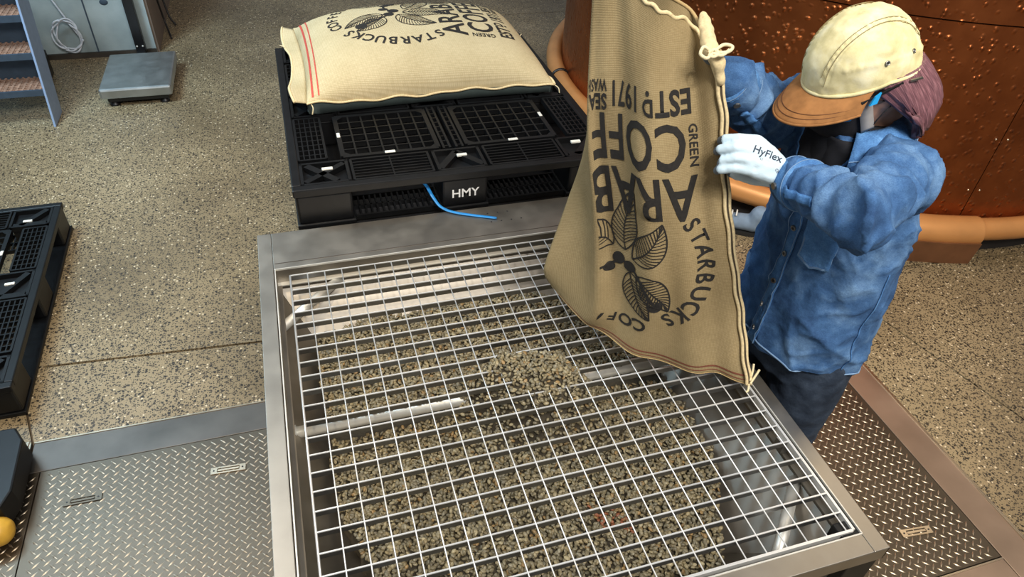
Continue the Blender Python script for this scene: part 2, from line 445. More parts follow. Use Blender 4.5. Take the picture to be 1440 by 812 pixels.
# ------------------------------------------------------------------ floor with saw-cut slabs
def floor_build():
    b = MB(); b.box(-7, 9, -4, 10, -0.06, -0.014)
    fl = b.build('floor', M['joint']); fl['kind'] = 'structure'
    yA = lambda x: 0.576 - 0.0695 * (x + 1.13)
    xB = lambda y: 2.486 + (-0.107 - y) * 0.252
    g = 0.004
    pit_l, pit_r, pit_t, pit_b = -7, 2.192, 0.185, -1.20
    xC = lambda y: -0.985 + (0.30 - y) * 0.30
    slabs = [
        [(-7, yA(-7) + g), (9, yA(9) + g), (9, 4.02 - g), (-7, 4.02 - g)],
        [(-7, 4.02 + g), (9, 4.02 + g), (9, 10), (-7, 10)],
        [(-7, pit_t + .002), (xC(pit_t) - g, pit_t + .002), (xC(yA(-1)) - g, yA(-1) - g), (-7, yA(-7) - g)],
        [(xC(pit_t) + g, pit_t + .002), (pit_r, pit_t + .002), (pit_r, yA(pit_r) - g), (xC(yA(-1)) + g, yA(-1) - g)],
        [(pit_r + .002, -4), (xB(-4) - g, -4), (xB(.33) - g, yA(2.4) - g), (pit_r + .002, yA(pit_r) - g)],
        [(xB(-4) + g, -4), (9, -4), (9, yA(9) - g), (xB(.33) + g, yA(2.4) - g)],
        [(-7, -4), (pit_r, -4), (pit_r, pit_b - .002), (-7, pit_b - .002)],
    ]
    for s in slabs:
        q = MB(); q.prism(s, -0.013, 0.0); q.build('floor_slab', M['floor'], fl)
    return fl
floor = floor_build()

# steel frame round the cover plates
def trims():
    segs = [(-7, -0.952, 0.052, 0.185), (-0.944, 2.192, 0.052, 0.185), (2.06, 2.192, -1.20, 0.050), (-7, 2.058, -1.20, -1.072)]
    for i, (x0, x1, y0, y1) in enumerate(segs):
        b = MB(); b.box(x0, x1, y0, y1, -0.02, 0.001)
        o = b.build('trim_%d' % (i + 1), M['band_lit'] if i > 1 else M['band'], None, False, 0.002); o['kind'] = 'structure'
        e = MB()
        if x1 - x0 > y1 - y0: e.box(x0, x1, y1 - 0.006, y1 - 0.001, 0.0, 0.004)
        else: e.box(x1 - 0.012, x1 - 0.006, y0, y1, 0.0, 0.004); e.box(x1 - 0.004, x1, y0, y1, 0.0, 0.003)
        e.build('edge_strip', M['handle'], o)
    b = MB(); b.box(-0.972, -0.952, 0.054, 0.183, 0.001, 0.005); b.box(-0.966, -0.958, 0.05, 0.187, 0.005, 0.009)
    b.build('joint_cover', M['handle'], bpy.data.objects['trim_1'])
trims()

# ------------------------------------------------------------------ diamond tread plates
def lozenges(x0, x1, y0, y1, s, L, W, H):
    base = np.array([(-L, 0, 0), (0, -W, 0), (L, 0, 0), (0, W, 0), (-L * .55, 0, H), (0, -W * .25, H), (L * .55, 0, H), (0, W * .25, H)])
    F = np.array([(0, 1, 5, 4), (1, 2, 6, 5), (2, 3, 7, 6), (3, 0, 4, 7), (4, 5, 6, 7)])
    V = []; Q = []
    k = 0
    q = s / math.sqrt(2); n = int((x1 - x0 + y1 - y0) / s / 1.2) + 4; cx, cy = (x0 + x1) / 2, (y0 + y1) / 2
    for i in range(-n, n + 1):
        for j in range(-n, n + 1):
            x = cx + (i - j) * q; y = cy + (i + j) * q
            if not (x0 + L * .7 < x < x1 - L * .7 and y0 + L * .7 < y < y1 - L * .7): continue
            a = PI / 4 if (i + j) % 2 else -PI / 4
            c, sn = math.cos(a), math.sin(a)
            R = np.array([[c, -sn, 0], [sn, c, 0], [0, 0, 1]])
            V.append(base @ R.T + np.array([x, y, 0.0])); Q.append(F + 8 * k); k += 1
    mb = MB(); mb.v = np.concatenate(V).tolist(); mb.f = np.concatenate(Q).tolist(); mb.m = [0] * len(mb.f)
    return mb

def tread_plate(x0, x1, y0, y1, loz, label, handles, s=0.0225):
    b = MB(); b.box(x0, x1, y0, y1, -0.012, 0.0)
    t = empty('tread_plate', ((x0 + x1) / 2, (y0 + y1) / 2, 0))
    tag(t, label, 'floor plate', 'diamond tread cover plates')
    b.build('plate', M['plate'], t)
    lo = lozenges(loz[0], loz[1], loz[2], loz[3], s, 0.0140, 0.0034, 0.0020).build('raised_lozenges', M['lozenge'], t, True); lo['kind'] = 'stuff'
    for (hx, hy, dx, dy, mt) in handles:
        h = MB(); c, sn = dx, dy
        def rot(lx, ly): return (hx + lx * c - ly * sn, hy + lx * sn + ly * c)
        def rb(a0, a1, b0, b1, z0, z1): h.prism([rot(a0, b0), rot(a1, b0), rot(a1, b1), rot(a0, b1)], z0, z1)
        rb(-.056, .056, -.013, -.008, 0, .0045); rb(-.056, .056, .008, .013, 0, .0045)
        rb(-.056, -.036, -.008, .008, 0, .0045); rb(.036, .056, -.008, .008, 0, .0045)
        o = h.build('lift_handle', mt, t)
        g = MB(); h2 = h; h = g
        rb(-.036, .036, -.008, .008, 0, .001); g.build('recess', M['plate'], o)
        g = MB(); h = g; rb(-.034, .034, -.0035, .0035, 0.001, .0045); g.build('grip', mt, o)
        for sx in (-.046, .046):
            g = MB(); h = g; q = [rot(sx + .003 * math.cos(a * PI / 4), .003 * math.sin(a * PI / 4)) for a in range(8)]
            g.prism(q, .0045, .0055); g.build('screw', M['dark_steel'], o)
    return t
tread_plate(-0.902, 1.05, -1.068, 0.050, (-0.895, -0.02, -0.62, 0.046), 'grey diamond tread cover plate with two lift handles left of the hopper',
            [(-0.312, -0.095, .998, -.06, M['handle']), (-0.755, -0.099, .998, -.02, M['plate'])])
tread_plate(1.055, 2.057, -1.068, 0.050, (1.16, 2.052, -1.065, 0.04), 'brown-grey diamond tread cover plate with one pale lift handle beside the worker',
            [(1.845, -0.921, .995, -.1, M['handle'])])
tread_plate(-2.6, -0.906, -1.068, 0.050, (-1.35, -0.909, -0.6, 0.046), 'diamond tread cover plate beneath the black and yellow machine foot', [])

# ------------------------------------------------------------------ concrete wall
def wall():
    b = MB(); b.box(-4.5, -0.79, 3.64, 8.5, 0, 3.2)
    w = b.build('wall_back', M['concrete']); w['kind'] = 'structure'
    for x in (-1.155, -1.72, -2.4):
        s = MB(); s.box(x - .004, x + .004, 3.634, 3.642, 0, 3.2); s.build('panel_joint', M['stair_back'], w)
    s = MB(); s.box(-4.5, -.79, 3.622, 3.641, 0, .035); s.build('base_strip', M['band'], w)
    s = MB(); s.ell((-1.03, 3.645, .36), .03, .012, .022); s.build('form_tie_patch', M['stair_back'], w)
    s = MB(); s.box(-.791, -.775, 3.66, 8.5, 0, 3.2); s.build('side_cladding', M['side_clad'], w)
M['side_clad'] = plain('brown_cladding', (112, 98, 86), 0.7, 0, 0.1, 5)
wall()
# ------------------------------------------------------------------ hopper
HX0, HX1, HY0, HY1, HZ = -0.0875, 1.1675, -1.2025, 0.247, 0.70
IX0, IX1, IY0, IY1 = -0.041, 1.128, -1.158, 0.058
hopper = empty('hopper', (0.54, -0.48, 0))
tag(hopper, 'stainless steel bean hopper with wide rim and square opening', 'hopper')
def hop():
    P = hopper; z0 = HZ - 0.004
    b = MB(); b.box(IX0 - .004, HX1, IY1, HY1, z0, HZ); o = b.build('rim_plate', M['rim'], P, False, .0015)
    # fold line along the broad rim
    b = MB(); b.bar((IX0, .085, HZ + .0003), (IX1, .085, HZ + .0003), .0025, .001); b.build('fold_line', M['band'], o)
    for i in range(7):
        b = MB(); x = .66 + (i % 4) * .035; y = .155 + (i // 4) * .05; b.prism([(x + .003 * math.cos(a), y + .003 * math.sin(a)) for a in np.linspace(0, 2 * PI, 8, False)], HZ, HZ + .0008); b.build('screw_hole', M['dark_steel'], o)
    b = MB(); b.box(HX0, IX0 - .0045, HY0, HY1, z0, HZ); b.build('rim_plate', M['rim'], P, False, .0015)
    b = MB(); b.box(IX1, HX1, HY0, IY1 - .0005, z0, HZ); b.build('rim_plate', M['rim'], P, False, .0015)
    b = MB(); b.box(IX0 - .004, IX1 - .0005, HY0, IY0, z0, HZ); b.build('rim_plate', M['rim'], P, False, .0015)
    # bright folded lips of the opening
    for nm, q in (('lip', (IX0, IX1, IY1 - .003, IY1, HZ - .004, HZ + .002)), ('lip', (IX0 - .002, IX0 + .001, IY0, IY1, HZ - .004, HZ + .0015)),
                  ('lip', (IX1 - .001, IX1 + .002, IY0, IY1, HZ - .004, HZ + .0015)), ('lip', (IX0, IX1, IY0 - .002, IY0 + .001, HZ - .004, HZ + .0015))):
        b = MB(); b.box(*q); b.build(nm, M['bright_steel'], P)
    # upright inner walls, a ledge that carries the grating, then the sloping chute
    zl = 0.622
    b = MB(); b.box(IX0 - .003, IX0, IY0, IY1, zl, z0); b.build('inner_wall', M['chute'], P)
    b = MB(); b.box(IX1, IX1 + .003, IY0, IY1, zl, z0); b.build('inner_wall', M['chute'], P)
    b = MB(); b.box(IX0, IX1, IY1, IY1 + .003, zl, z0); b.build('inner_wall', M['chute'], P)
    b = MB(); b.box(IX0, IX1, IY0 - .003, IY0, zl, z0); b.build('inner_wall', M['chute'], P)
    b = MB(); b.box(IX0, IX1, IY1 - .016, IY1, zl + .022, zl + .026); b.build('ledge', M['bright_steel'], P)
    b = MB(); b.box(IX0, IX0 + .012, IY0, IY1 - .016, zl + .022, zl + .026); b.build('ledge', M['chute'], P)
    b = MB(); b.box(IX1 - .012, IX1, IY0, IY1 - .016, zl + .022, zl + .026); b.build('ledge', M['chute'], P)
    lo = (0.13, .93, -.98, -.21, .40)   # throat
    A = [(IX0, IY0, zl), (IX1, IY0, zl), (IX1, IY1, zl), (IX0, IY1, zl)]
    B = [(lo[0], lo[2], lo[4]), (lo[1], lo[2], lo[4]), (lo[1], lo[3], lo[4]), (lo[0], lo[3], lo[4])]
    for i in range(4):
        j = (i + 1) % 4
        b = MB(); n = Vector(A[j]) - Vector(A[i]); d = Vector(B[i]) - Vector(A[i]); nn = n.cross(d).normalized() * .003
        q = [Vector(A[i]), Vector(A[j]), Vector(B[j]), Vector(B[i])]
        b.add(q + [p - nn if (p - nn - Vector((.53, -.55, .6))).length > (p - Vector((.53, -.55, .6))).length else p + nn for p in q],
              [(0, 1, 2, 3), (7, 6, 5, 4), (0, 4, 5, 1), (1, 5, 6, 2), (2, 6, 7, 3), (3, 7, 4, 0)])
        b.build('chute_plate', M['chute'], P)
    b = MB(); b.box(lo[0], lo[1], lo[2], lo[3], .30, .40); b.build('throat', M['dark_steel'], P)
    # cross tube and corner braces
    b = MB(); b.tube([(IX0, -.492, .598), (IX1, -.492, .598)], .0155, 20); o = b.build('cross_tube', M['bright_steel'], P, True)
    for x in (IX0 + .006, IX1 - .006):
        b = MB(); b.tube([(x - .006, -.492, .598), (x + .006, -.492, .598)], .020, 20); b.build('collar', M['bright_steel'], o, True)
    for a, c in (((IX0, -.128, .63), (.142, IY1, .63)), ((IX1, -.955, .615), (.935, IY0, .615)), ((IX1, -.128, .63), (.945, IY1, .63))):
        b = MB(); b.tube([a, c], .0145, 18); b.build('corner_brace', M['bright_steel'], P, True)
    # skirt and legs
    for q in ((HX0, HX0 + .003, HY0, HY1), (HX1 - .003, HX1, HY0, HY1), (HX0, HX1, HY0, HY0 + .003), (HX0, HX1, HY1 - .003, HY1)):
        b = MB(); b.box(q[0], q[1], q[2], q[3], .655, z0); b.build('skirt', M['rim'], P)
    for x in (HX0 + .004, HX1 - .084):
        for y in (HY0 + .004, HY1 - .084):
            b = MB(); b.box(x, x + .08, y, y + .08, .01, z0 - .001); o = b.build('leg', M['leg'], P, False, .003)
            b = MB(); b.box(x - .01, x + .09, y - .01, y + .09, 0.0, .01); b.build('foot_plate', M['leg'], o)
    b = MB(); b.box(HX0 + .084, HX1 - .084, HY0 + .03, HY0 + .034, .12, .655); b.build('side_panel', M['rim'], P)
    b = MB(); b.box(HX1 - .034, HX1 - .03, HY0 + .084, HY1 - .084, .12, .655); b.build('side_panel', M['rim'], P)
    b = MB(); b.box(HX0 + .03, HX0 + .034, HY0 + .084, HY1 - .084, .12, .655); b.build('side_panel', M['rim'], P)
    b = MB(); b.box(HX0 + .084, HX1 - .084, HY1 - .034, HY1 - .03, .12, .655); b.build('side_panel', M['rim'], P)
M['leg'] = plain('dark_leg_steel', (40, 40, 40), 0.5, 0.6)
hop()

# ------------------------------------------------------------------ grating over the opening
grating = empty('grating', (0.56, -0.56, 0.66))
tag(grating, 'square-mesh steel grating lying in the hopper opening', 'grating')
def grate():
    p = 0.05; gx0, gx1, gy0, gy1 = 0.0, 22.4 * p, -22.92 * p, 0.387 * p
    zt = HZ - 0.001; dp = 0.0170
    ys = [gy1] + [-p * j for j in range(1, 23)]
    for y in ys:
        b = MB(); b.box(gx0, gx1 - .006, y - .0013, y + .0013, zt - dp, zt - .0016)
        b.mi = 1; b.box(gx0, gx1 - .004, y - .0016, y + .0016, zt - .0016, zt + .0012)
        b.build('bearing_bar', [M['bar'], M['wire']], grating)
    for i in range(0, 23):
        x = gx0 + p * i
        b = MB(); b.tube([(x, gy0, zt), (x, gy1, zt)], .0018 if i else .0030, 6); b.build('cross_rod', M['wire'], grating, True)
    b = MB(); b.box(gx1 - .006, gx1, gy0, gy1, zt - dp, zt + .002); b.build('end_band', M['wire'], grating)
    b = MB(); b.box(gx0, gx1 - .006, gy0 - .003, gy0 + .003, zt - dp, zt + .002); b.build('end_band', M['wire'], grating)
    # four lugs that carry the grating on the ledge
    for x in (.004, gx1 - .012):
        for y in ((-1.02, -1.11) if x < .1 else (-.2, -.9)):
            b = MB(); b.box(x - .034 if x < .1 else x, x + .004 if x < .1 else x + .024, y, y + .03, zt - dp - .03, zt - dp); b.build('lug', M['bar'], grating)
M['bar'] = steel('bar_steel', (150, 150, 150), 0.4, (5, 5, 5), 0.08)
grate()

# ------------------------------------------------------------------ coffee beans
def bean_bed_z(x, y):
    e = lambda d: max(0.0, min(1.0, d))
    z = 0.556 + 0.012 * noise.noise(Vector((x * 5, y * 5, 0))) + 0.006 * noise.noise(Vector((x * 14, y * 14, 3)))
    z -= 0.02 * e((x - .75) / .3) + 0.02 * e((-.85 - y) / .25)
    z -= .02 * math.exp(-((y + .56) / .04) ** 2) * (1 if x < .5 else .3)
    z += .018 * math.exp(-((y + .44) / .05) ** 2) * math.exp(-((x - .3) / .25) ** 2)
    xx = x - .592; yy = y + .535 + .30 * xx; r = (xx / .145) ** 2 + (yy / .100) ** 2
    r *= 1 + .35 * noise.noise(Vector((x * 11, y * 11, 6))) + .25 * noise.noise(Vector((x * 26, y * 26, 8)))
    z += .180 * math.exp(-r ** 1.45 * .66)
    return min(z, .716 + .008 * math.exp(-r * 2))
def in_bed(x, y):
    # plan outline of the bed, ragged
    w = .012 * noise.noise(Vector((x * 22, y * 22, 9)))
    l = .045 + (.10 * max(0, (-.72 - y) / .3)) + w
    rr = 1.015 - .12 * max(0, (-.8 - y) / .25) - (.06 * max(0, (y + .4) / .3)) + w
    t = -.055 - .055 * max(0, (.25 - x) / .2) - .12 * max(0, (x - .68) / .3) + w
    return l < x < rr and -1.10 < y < t

def bean_template(nl=7, nr=5):
    # one flat side with a crease, one domed side
    V = []; F = []
    for i in range(nr + 1):
        a = PI * i / nr
        for j in range(nl):
            b = 2 * PI * j / nl
            x = math.cos(a); y = math.sin(a) * math.cos(b); z = math.sin(a) * math.sin(b)
            if z < 0: z *= 0.45
            V.append((x, y, z))
    for i in range(nr):
        for j in range(nl): F.append((i * nl + j, i * nl + (j + 1) % nl, (i + 1) * nl + (j + 1) % nl, (i + 1) * nl + j))
    return np.array(V), np.array(F)
BV, BF = bean_template()
BSIZE = np.array([0.0068, 0.0051, 0.0043])
PAL = np.array([srgb(*c)[:3] for c in ((150, 138, 108), (140, 129, 102), (156, 142, 108), (134, 124, 98), (160, 145, 110), (146, 130, 96), (126, 116, 92), (168, 155, 122), (140, 132, 110))])

def rand_rots(n, tilt):
    az = rng.uniform(0, 2 * PI, n); th = rng.normal(0, tilt, n); fl = rng.integers(0, 2, n) * PI + rng.normal(0, tilt, n)
    ca, sa = np.cos(az), np.sin(az); ct, st = np.cos(th), np.sin(th); cf, sf = np.cos(fl), np.sin(fl)
    z = np.zeros(n); o = np.ones(n)
    Rz = np.stack([ca, -sa, z, sa, ca, z, z, z, o], 1).reshape(n, 3, 3)
    Ry = np.stack([ct, z, st, z, o, z, -st, z, ct], 1).reshape(n, 3, 3)
    Rx = np.stack([o, z, z, z, cf, -sf, z, sf, cf], 1).reshape(n, 3, 3)
    return Rz @ Ry @ Rx

def bean_mesh(name, C, rots, cols, scl):
    n = len(C); k = len(BV)
    V = (np.einsum('nij,kj->nki', rots, BV * BSIZE) * scl[:, None, None] + C[:, None, :]).reshape(-1, 3)
    F = (BF[None] + (np.arange(n) * k)[:, None, None]).reshape(-1, 4)
    me = bpy.data.meshes.new(name); me.vertices.add(len(V)); me.vertices.foreach_set('co', V.astype(np.float32).ravel())
    me.loops.add(F.size); me.loops.foreach_set('vertex_index', F.astype(np.int32).ravel())
    me.polygons.add(len(F)); me.polygons.foreach_set('loop_start', np.arange(0, F.size, 4, dtype=np.int32))
    me.polygons.foreach_set('loop_total', np.full(len(F), 4, np.int32)); me.polygons.foreach_set('use_smooth', np.ones(len(F), bool))
    ca = me.color_attributes.new('tint', 'FLOAT_COLOR', 'POINT')
    ca.data.foreach_set('color', np.repeat(np.c_[cols, np.ones(n)], k, 0).astype(np.float32).ravel())
    me.update(); me.materials.append(M['bean'])
    return me

def beans():
    s = .0088; C = []; n = 0
    x = 0.0
    while x < 1.06:
        y = -1.12
        while y < 0.0:
            qx = x + random.uniform(-.5, .5) * s; qy = y + random.uniform(-.5, .5) * s
            if in_bed(qx, qy):
                z = bean_bed_z(qx, qy)
                onrod = z > .58 or not (abs(qy + .492) < .017)
                if onrod: C.append((qx, qy, z + random.uniform(-.003, .003)))
                if random.random() < .30 and onrod: C.append((qx + .004, qy + .004, z + .003 + random.uniform(0, .003)))
            y += s
        x += s
    # sloping skirt of stray beans at the edges and along the cross tube
    stray = []
    for _ in range(130):
        t = random.uniform(.06, .44) if random.random() < .7 else random.uniform(.68, .9)
        stray.append((t, -.492 + random.uniform(.001, .013), .598 + .0175))
    C = np.array(C); st = np.array(stray)
    P = np.concatenate([C, st]); N = len(P)
    cols = PAL[rng.integers(0, len(PAL), N)] * rng.uniform(.50, .98, (N, 1))
    # a few reddish ones scattered in patches
    for (rx, ry, rad) in ((.66, -.90, .03), (.70, -.93, .022), (.64, -.875, .02)):
        d = np.hypot(P[:, 0] - rx, P[:, 1] - ry); k = (d < rad) & (rng.random(N) < .45)
        cols[k] = np.array(srgb(150, 92, 62)[:3]) * rng.uniform(.7, 1.1, (k.sum(), 1))
    br = rng.random(N) < .05; cols[br] = np.array(srgb(148, 120, 78)[:3]) * rng.uniform(.7, 1.1, (br.sum(), 1))
    rots = rand_rots(N, .55); scl = rng.uniform(.85, 1.15, N)
    rots[len(C):] = rand_rots(len(st), .15)
    # the 300 beans that show largest become things of their own
    rel = P - np.array(CAM); dep = rel @ np.array(FWD); u = 720 + FPX * (rel @ np.array(RIGHT)) / dep; v = 406 + FPX * (rel @ np.array(DOWN)) / dep
    bedz = np.array([bean_bed_z(a, b) for a, b in P[:, :2]])
    top = (P[:, 2] > bedz + .0025) & (v < 800) & (u > 400)
    score = np.where(top, dep, 99); order = np.argsort(score); ind = order[:300]
    rest = np.setdiff1d(np.arange(N), ind)
    me = bean_mesh('coffee_beans', P[rest], rots[rest], cols[rest], scl[rest])
    o = link('coffee_beans', me); tag(o, 'bed of pale green coffee beans under the hopper grating', 'coffee beans', None, 'stuff')
    shared = []
    for c in range(10):
        q = bean_mesh('bean', np.zeros((1, 3)), np.eye(3)[None], (PAL[c % len(PAL)] * (.8 + .05 * c))[None], np.ones(1)); shared.append(q)
    for i in ind:
        b = bpy.data.objects.new('coffee_bean', shared[i % 10]); COL.objects.link(b)
        R = Matrix(rots[i].tolist()).to_4x4(); b.matrix_world = Matrix.Translation(P[i]) @ R @ Matrix.Scale(float(scl[i]), 4)
        tag(b, 'single pale green coffee bean lying on top of the bean bed', 'coffee bean', 'single beans on top of the bed')
    # solid mass of beans below the visible layer
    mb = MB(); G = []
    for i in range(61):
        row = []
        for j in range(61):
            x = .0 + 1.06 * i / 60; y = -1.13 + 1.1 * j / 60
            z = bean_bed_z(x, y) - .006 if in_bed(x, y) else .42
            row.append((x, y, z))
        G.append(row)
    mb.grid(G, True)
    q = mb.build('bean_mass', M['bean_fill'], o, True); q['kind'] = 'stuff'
beans()
# ------------------------------------------------------------------ black plastic pallets
PW, PD, PH = 1.125, 1.185, 0.150
def make_pallet(label, lettered):
    t = empty('plastic_pallet'); tag(t, label, 'pallet', 'black plastic pallets')
    zt = PH; zb = PH - 0.022
    W, D = PW, PD
    bx = [(0, .19), (W / 2 - .085, W / 2 + .085), (W - .19, W)]; by = [(0, .17), (D / 2 - .085, D / 2 + .085), (D - .17, D)]
    # outer rim of the deck
    f = MB(); r = .03
    f.box(0, W, 0, r, zb - .006, zt); f.box(0, W, D - r, D, zb - .006, zt); f.box(0, r, r, D - r, zb - .006, zt); f.box(W - r, W, r, D - r, zb - .006, zt)
    f.build('deck_rim', M['black_plastic'], t, False, .004, True)
    # slots of the rim ends
    gx = [(.18, .51), (W - .51, W - .18)]; gy = [(.19, .485), (D - .485, D - .19)]
    def lattice(name, x0, x1, y0, y1, nx, ny, w=.0045, h=.020, chamfer=0, border=.008):
        b = MB()
        for i in range(nx + 1):
            x = x0 + (x1 - x0) * i / nx; ww = border if i in (0, nx) else w
            b.box(x - ww / 2, x + ww / 2, y0, y1, zt - h, zt - (.0 if i in (0, nx) else .002))
        for j in range(ny + 1):
            y = y0 + (y1 - y0) * j / ny; ww = border if j in (0, ny) else w
            b.box(x0, x1, y - ww / 2, y + ww / 2, zt - h, zt - (.0005 if j in (0, ny) else .0025))
        if chamfer:
            for sx, ax in ((1, x0), (-1, x1)):
                for sy, ay in ((1, y0), (-1, y1)):
                    b.prism([(ax, ay), (ax + sx * chamfer, ay), (ax, ay + sy * chamfer)], zt - h, zt - .001)
        return b.build(name, M['black_plastic'], t, False, 0, True)
    for x0, x1 in gx:
        for y0, y1 in gy:
            lattice('deck_grid', x0, x1, y0, y1, 7, 6, .006, .022, .035, .016)
    # fine lattices along the four sides
    for x0, x1 in ((.20, W / 2 - .10), (W / 2 + .10, W - .20)):
        for y0, y1 in ((.034, .165), (D - .165, D - .034)): lattice('edge_lattice', x0, x1, y0, y1, 2, 7)
        for y0, y1 in ((D / 2 - .085, D / 2 + .085),): lattice('middle_lattice', x0, x1, y0, y1, 1, 5)
    for x0, x1 in ((.034, .125), (W - .125, W - .034)):
        for y0, y1 in ((.19, D / 2 - .10), (D / 2 + .10, D - .19)): lattice('edge_lattice', x0, x1, y0, y1, 5, 9)
    for y0, y1 in ((.18, D / 2 - .09), (D / 2 + .09, D - .18)):
        b = MB()
        for x in (W / 2 - .034, W / 2 - .012, W / 2 + .012, W / 2 + .034):
            b.box(x - .004, x + .004, y0, y1, zt - .022, zt - .001)
        for k in range(9):
            y = y0 + (y1 - y0) * (k + .5) / 9
            b.box(W / 2 - .034, W / 2 - .012, y - .0025, y + .0025, zt - .018, zt - .003); b.box(W / 2 + .012, W / 2 + .034, y - .0025, y + .0025, zt - .018, zt - .003)
        b.build('middle_ladder', M['black_plastic'], t, False, 0, True)
    # block heads with V ribs, the blocks themselves below
    for i, (x0, x1) in enumerate(bx):
        for j, (y0, y1) in enumerate(by):
            b = MB(); cx, cy = (x0 + x1) / 2, (y0 + y1) / 2; e = .01
            X0, X1, Y0, Y1 = max(x0, .03), min(x1, W - .03), max(y0, .03), min(y1, D - .03)
            b.box(X0, X1, Y0, Y0 + e, zb, zt - .001); b.box(X0, X1, Y1 - e, Y1, zb, zt - .001)
            b.box(X0, X0 + e, Y0, Y1, zb, zt - .001); b.box(X1 - e, X1, Y0, Y1, zb, zt - .001)
            sx = 1 if i == 0 else -1
            if i == 1:
                b.bar((X0 + .01, Y0 + .02, zt - .011), (cx, Y1 - .02, zt - .011), .024, .018); b.bar((X1 - .01, Y0 + .02, zt - .011), (cx, Y1 - .02, zt - .011), .024, .018)
            else:
                b.bar((X0 + .015, Y0 + .02, zt - .011), (X1 - .015, Y1 - .02, zt - .011) if sx > 0 else (X1 - .015, Y0 + .02, zt - .011), .02, .018)
                b.bar((cx - .04 * sx, Y1 - .015, zt - .011), (cx + .05 * sx, Y0 + .015, zt - .011), .024, .018)
            b.box(X0, X1, Y0, Y1, zb - .004, zb)
            b.build('block_head', M['black_plastic'], t, False, 0, True)
            b = MB(); b.box(x0 + .006, x1 - .006, y0 + .006, y1 - .006, .018, zb - .004)
            bl = b.build('block', M['black_plastic'], t, False, .008, True)
            if lettered and i == 1 and j == 0:
                tm = text_mesh('HMY', .046, .012, 1.0, 'CENTER')
                for v in tm.verts: v.co = Vector((cx + v.co.x, y0 + .0052, .052 + v.co.y))
                bm_object('lettering', tm, M['lettering'], bl)
    # bottom runners, perforated
    for y0, y1 in by:
        b = MB(); b.box(.19, W - .19, y0 + .02, y0 + .028, 0, .018); b.box(.19, W - .19, y1 - .028, y1 - .02, 0, .018)
        n = 38
        for k in range(n + 1):
            x = .19 + (W - .38) * k / n; b.box(x - .003, x + .003, y0 + .028, y1 - .028, 0, .016)
        b.box(.19, W - .19, (y0 + y1) / 2 - .003, (y0 + y1) / 2 + .003, 0, .016)
        b.build('bottom_runner', M['black_plastic'], t, False, 0, True)
    for x0, x1 in bx:
        b = MB(); b.box(x0, x1, 0, D, 0, .018); b.build('bottom_runner', M['black_plastic'], t, False, .004, True)
    pads = [(.18, .34), (.34, .19), (.12, .12), (W / 2 + .015, .12), (W - .34, .19), (W - .18, .36), (W - .12, .13), (.11, .56), (W - .11, .60)]
    pads += [(x, D - y) for x, y in pads[:7]]
    for k, (x, y) in enumerate(pads):
        b = MB(); lx, ly = (.006, .016) if k in (0, 5, 9, 14) else (.018, .007)
        b.box(x - lx, x + lx, y - ly, y + ly, zt - .006, zt + .002); b.build('anti_slip_pad', M['white_pad'], t, False, .002, True)
    return t
pallet = make_pallet('black plastic pallet carrying the full coffee sack, lettered in white', True)
pallet.location = (0.040, 0.280, 0.675)
p2 = copy_tree(pallet); p2['label'] = 'empty black plastic pallet lying on the bare floor'
for c in list(p2.children_recursive):
    if c.name.startswith('lettering') or (c.name.startswith('anti_slip_pad') and len(p2.children_recursive) and c.location.length < 0): bpy.data.objects.remove(c)
p2.location = (-2.115, 0.300, 0.0)
p2.rotation_euler = (0, 0, math.radians(1.2))

# open steel stand that holds the loaded pallet at rim height
st = empty('pallet_stand', (0.6, .87, 0)); tag(st, 'dark steel stand under the loaded black pallet', 'stand')
for x in (.06, 1.085):
    for y in (.31, 1.385):
        b = MB(); b.box(x, x + .06, y, y + .06, 0, .635); b.build('leg', M['dark_steel'], st)
for q in ((.06, 1.145, .31, .37), (.06, 1.145, 1.385, 1.445)):
    b = MB(); b.box(q[0], q[1], q[2], q[3], .635, .675); b.build('rail', M['dark_steel'], st)
for x in (.06, 1.085):
    b = MB(); b.box(x, x + .06, .37, 1.385, .635, .675); b.build('rail', M['dark_steel'], st)

b = MB(); b.box(.12, 1.085, .37, 1.385, .64, .646); b.build('dark_backing', M['black'], st)  # unseen black sheet, added to darken the view through the pallet openings

# blue strap end hanging from the pallet onto the rim
b = MB(); P = curve_pts([(.475, .42, .72), (.478, .335, .755), (.492, .285, .735), (.515, .255, .712), (.565, .222, .7045), (.682, .168, .7035)], 8)
b.tube(P, .0062, 8, flat=.45, up=(0, 0, 1)); o = b.build('plastic_strap', M['blue_strap'], None, True)
tag(o, 'bright blue plastic strap end lying on the hopper rim', 'strap')
# ------------------------------------------------------------------ printed sack artwork (upright print plane, metres)
def leaf(bmlist, x, y, ang, L, Wd, bend=0.0, veins=9):
    """outline and veins of one leaf as thin ribbons in the print plane"""
    def pt(s, w):
        a = ang + bend * s
        cx = x + math.cos(ang + bend * s * .5) * L * s; cy = y + math.sin(ang + bend * s * .5) * L * s
        return Vector((cx - math.sin(a) * w, cy + math.cos(a) * w, 0))
    half = lambda s: Wd * math.sin(PI * min(1, s ** .85)) ** .9 * (1 - .25 * s) if 0 < s < 1 else 0
    n = 18
    for sg in (1, -1):
        bmlist.append(([pt(i / n, sg * half(i / n)) for i in range(n + 1)], .0042))
        for k in range(1, veins + 1):
            s0 = .06 + .80 * k / (veins + 1); s1 = min(.98, s0 + .16)
            bmlist.append(([pt(s0, 0), pt((s0 + s1) / 2, sg * half(s1) * .5), pt(s1, sg * half(s1) * .96)], .0028))
    bmlist.append(([pt(i / n, 0) for i in range(n + 1)], .0038))

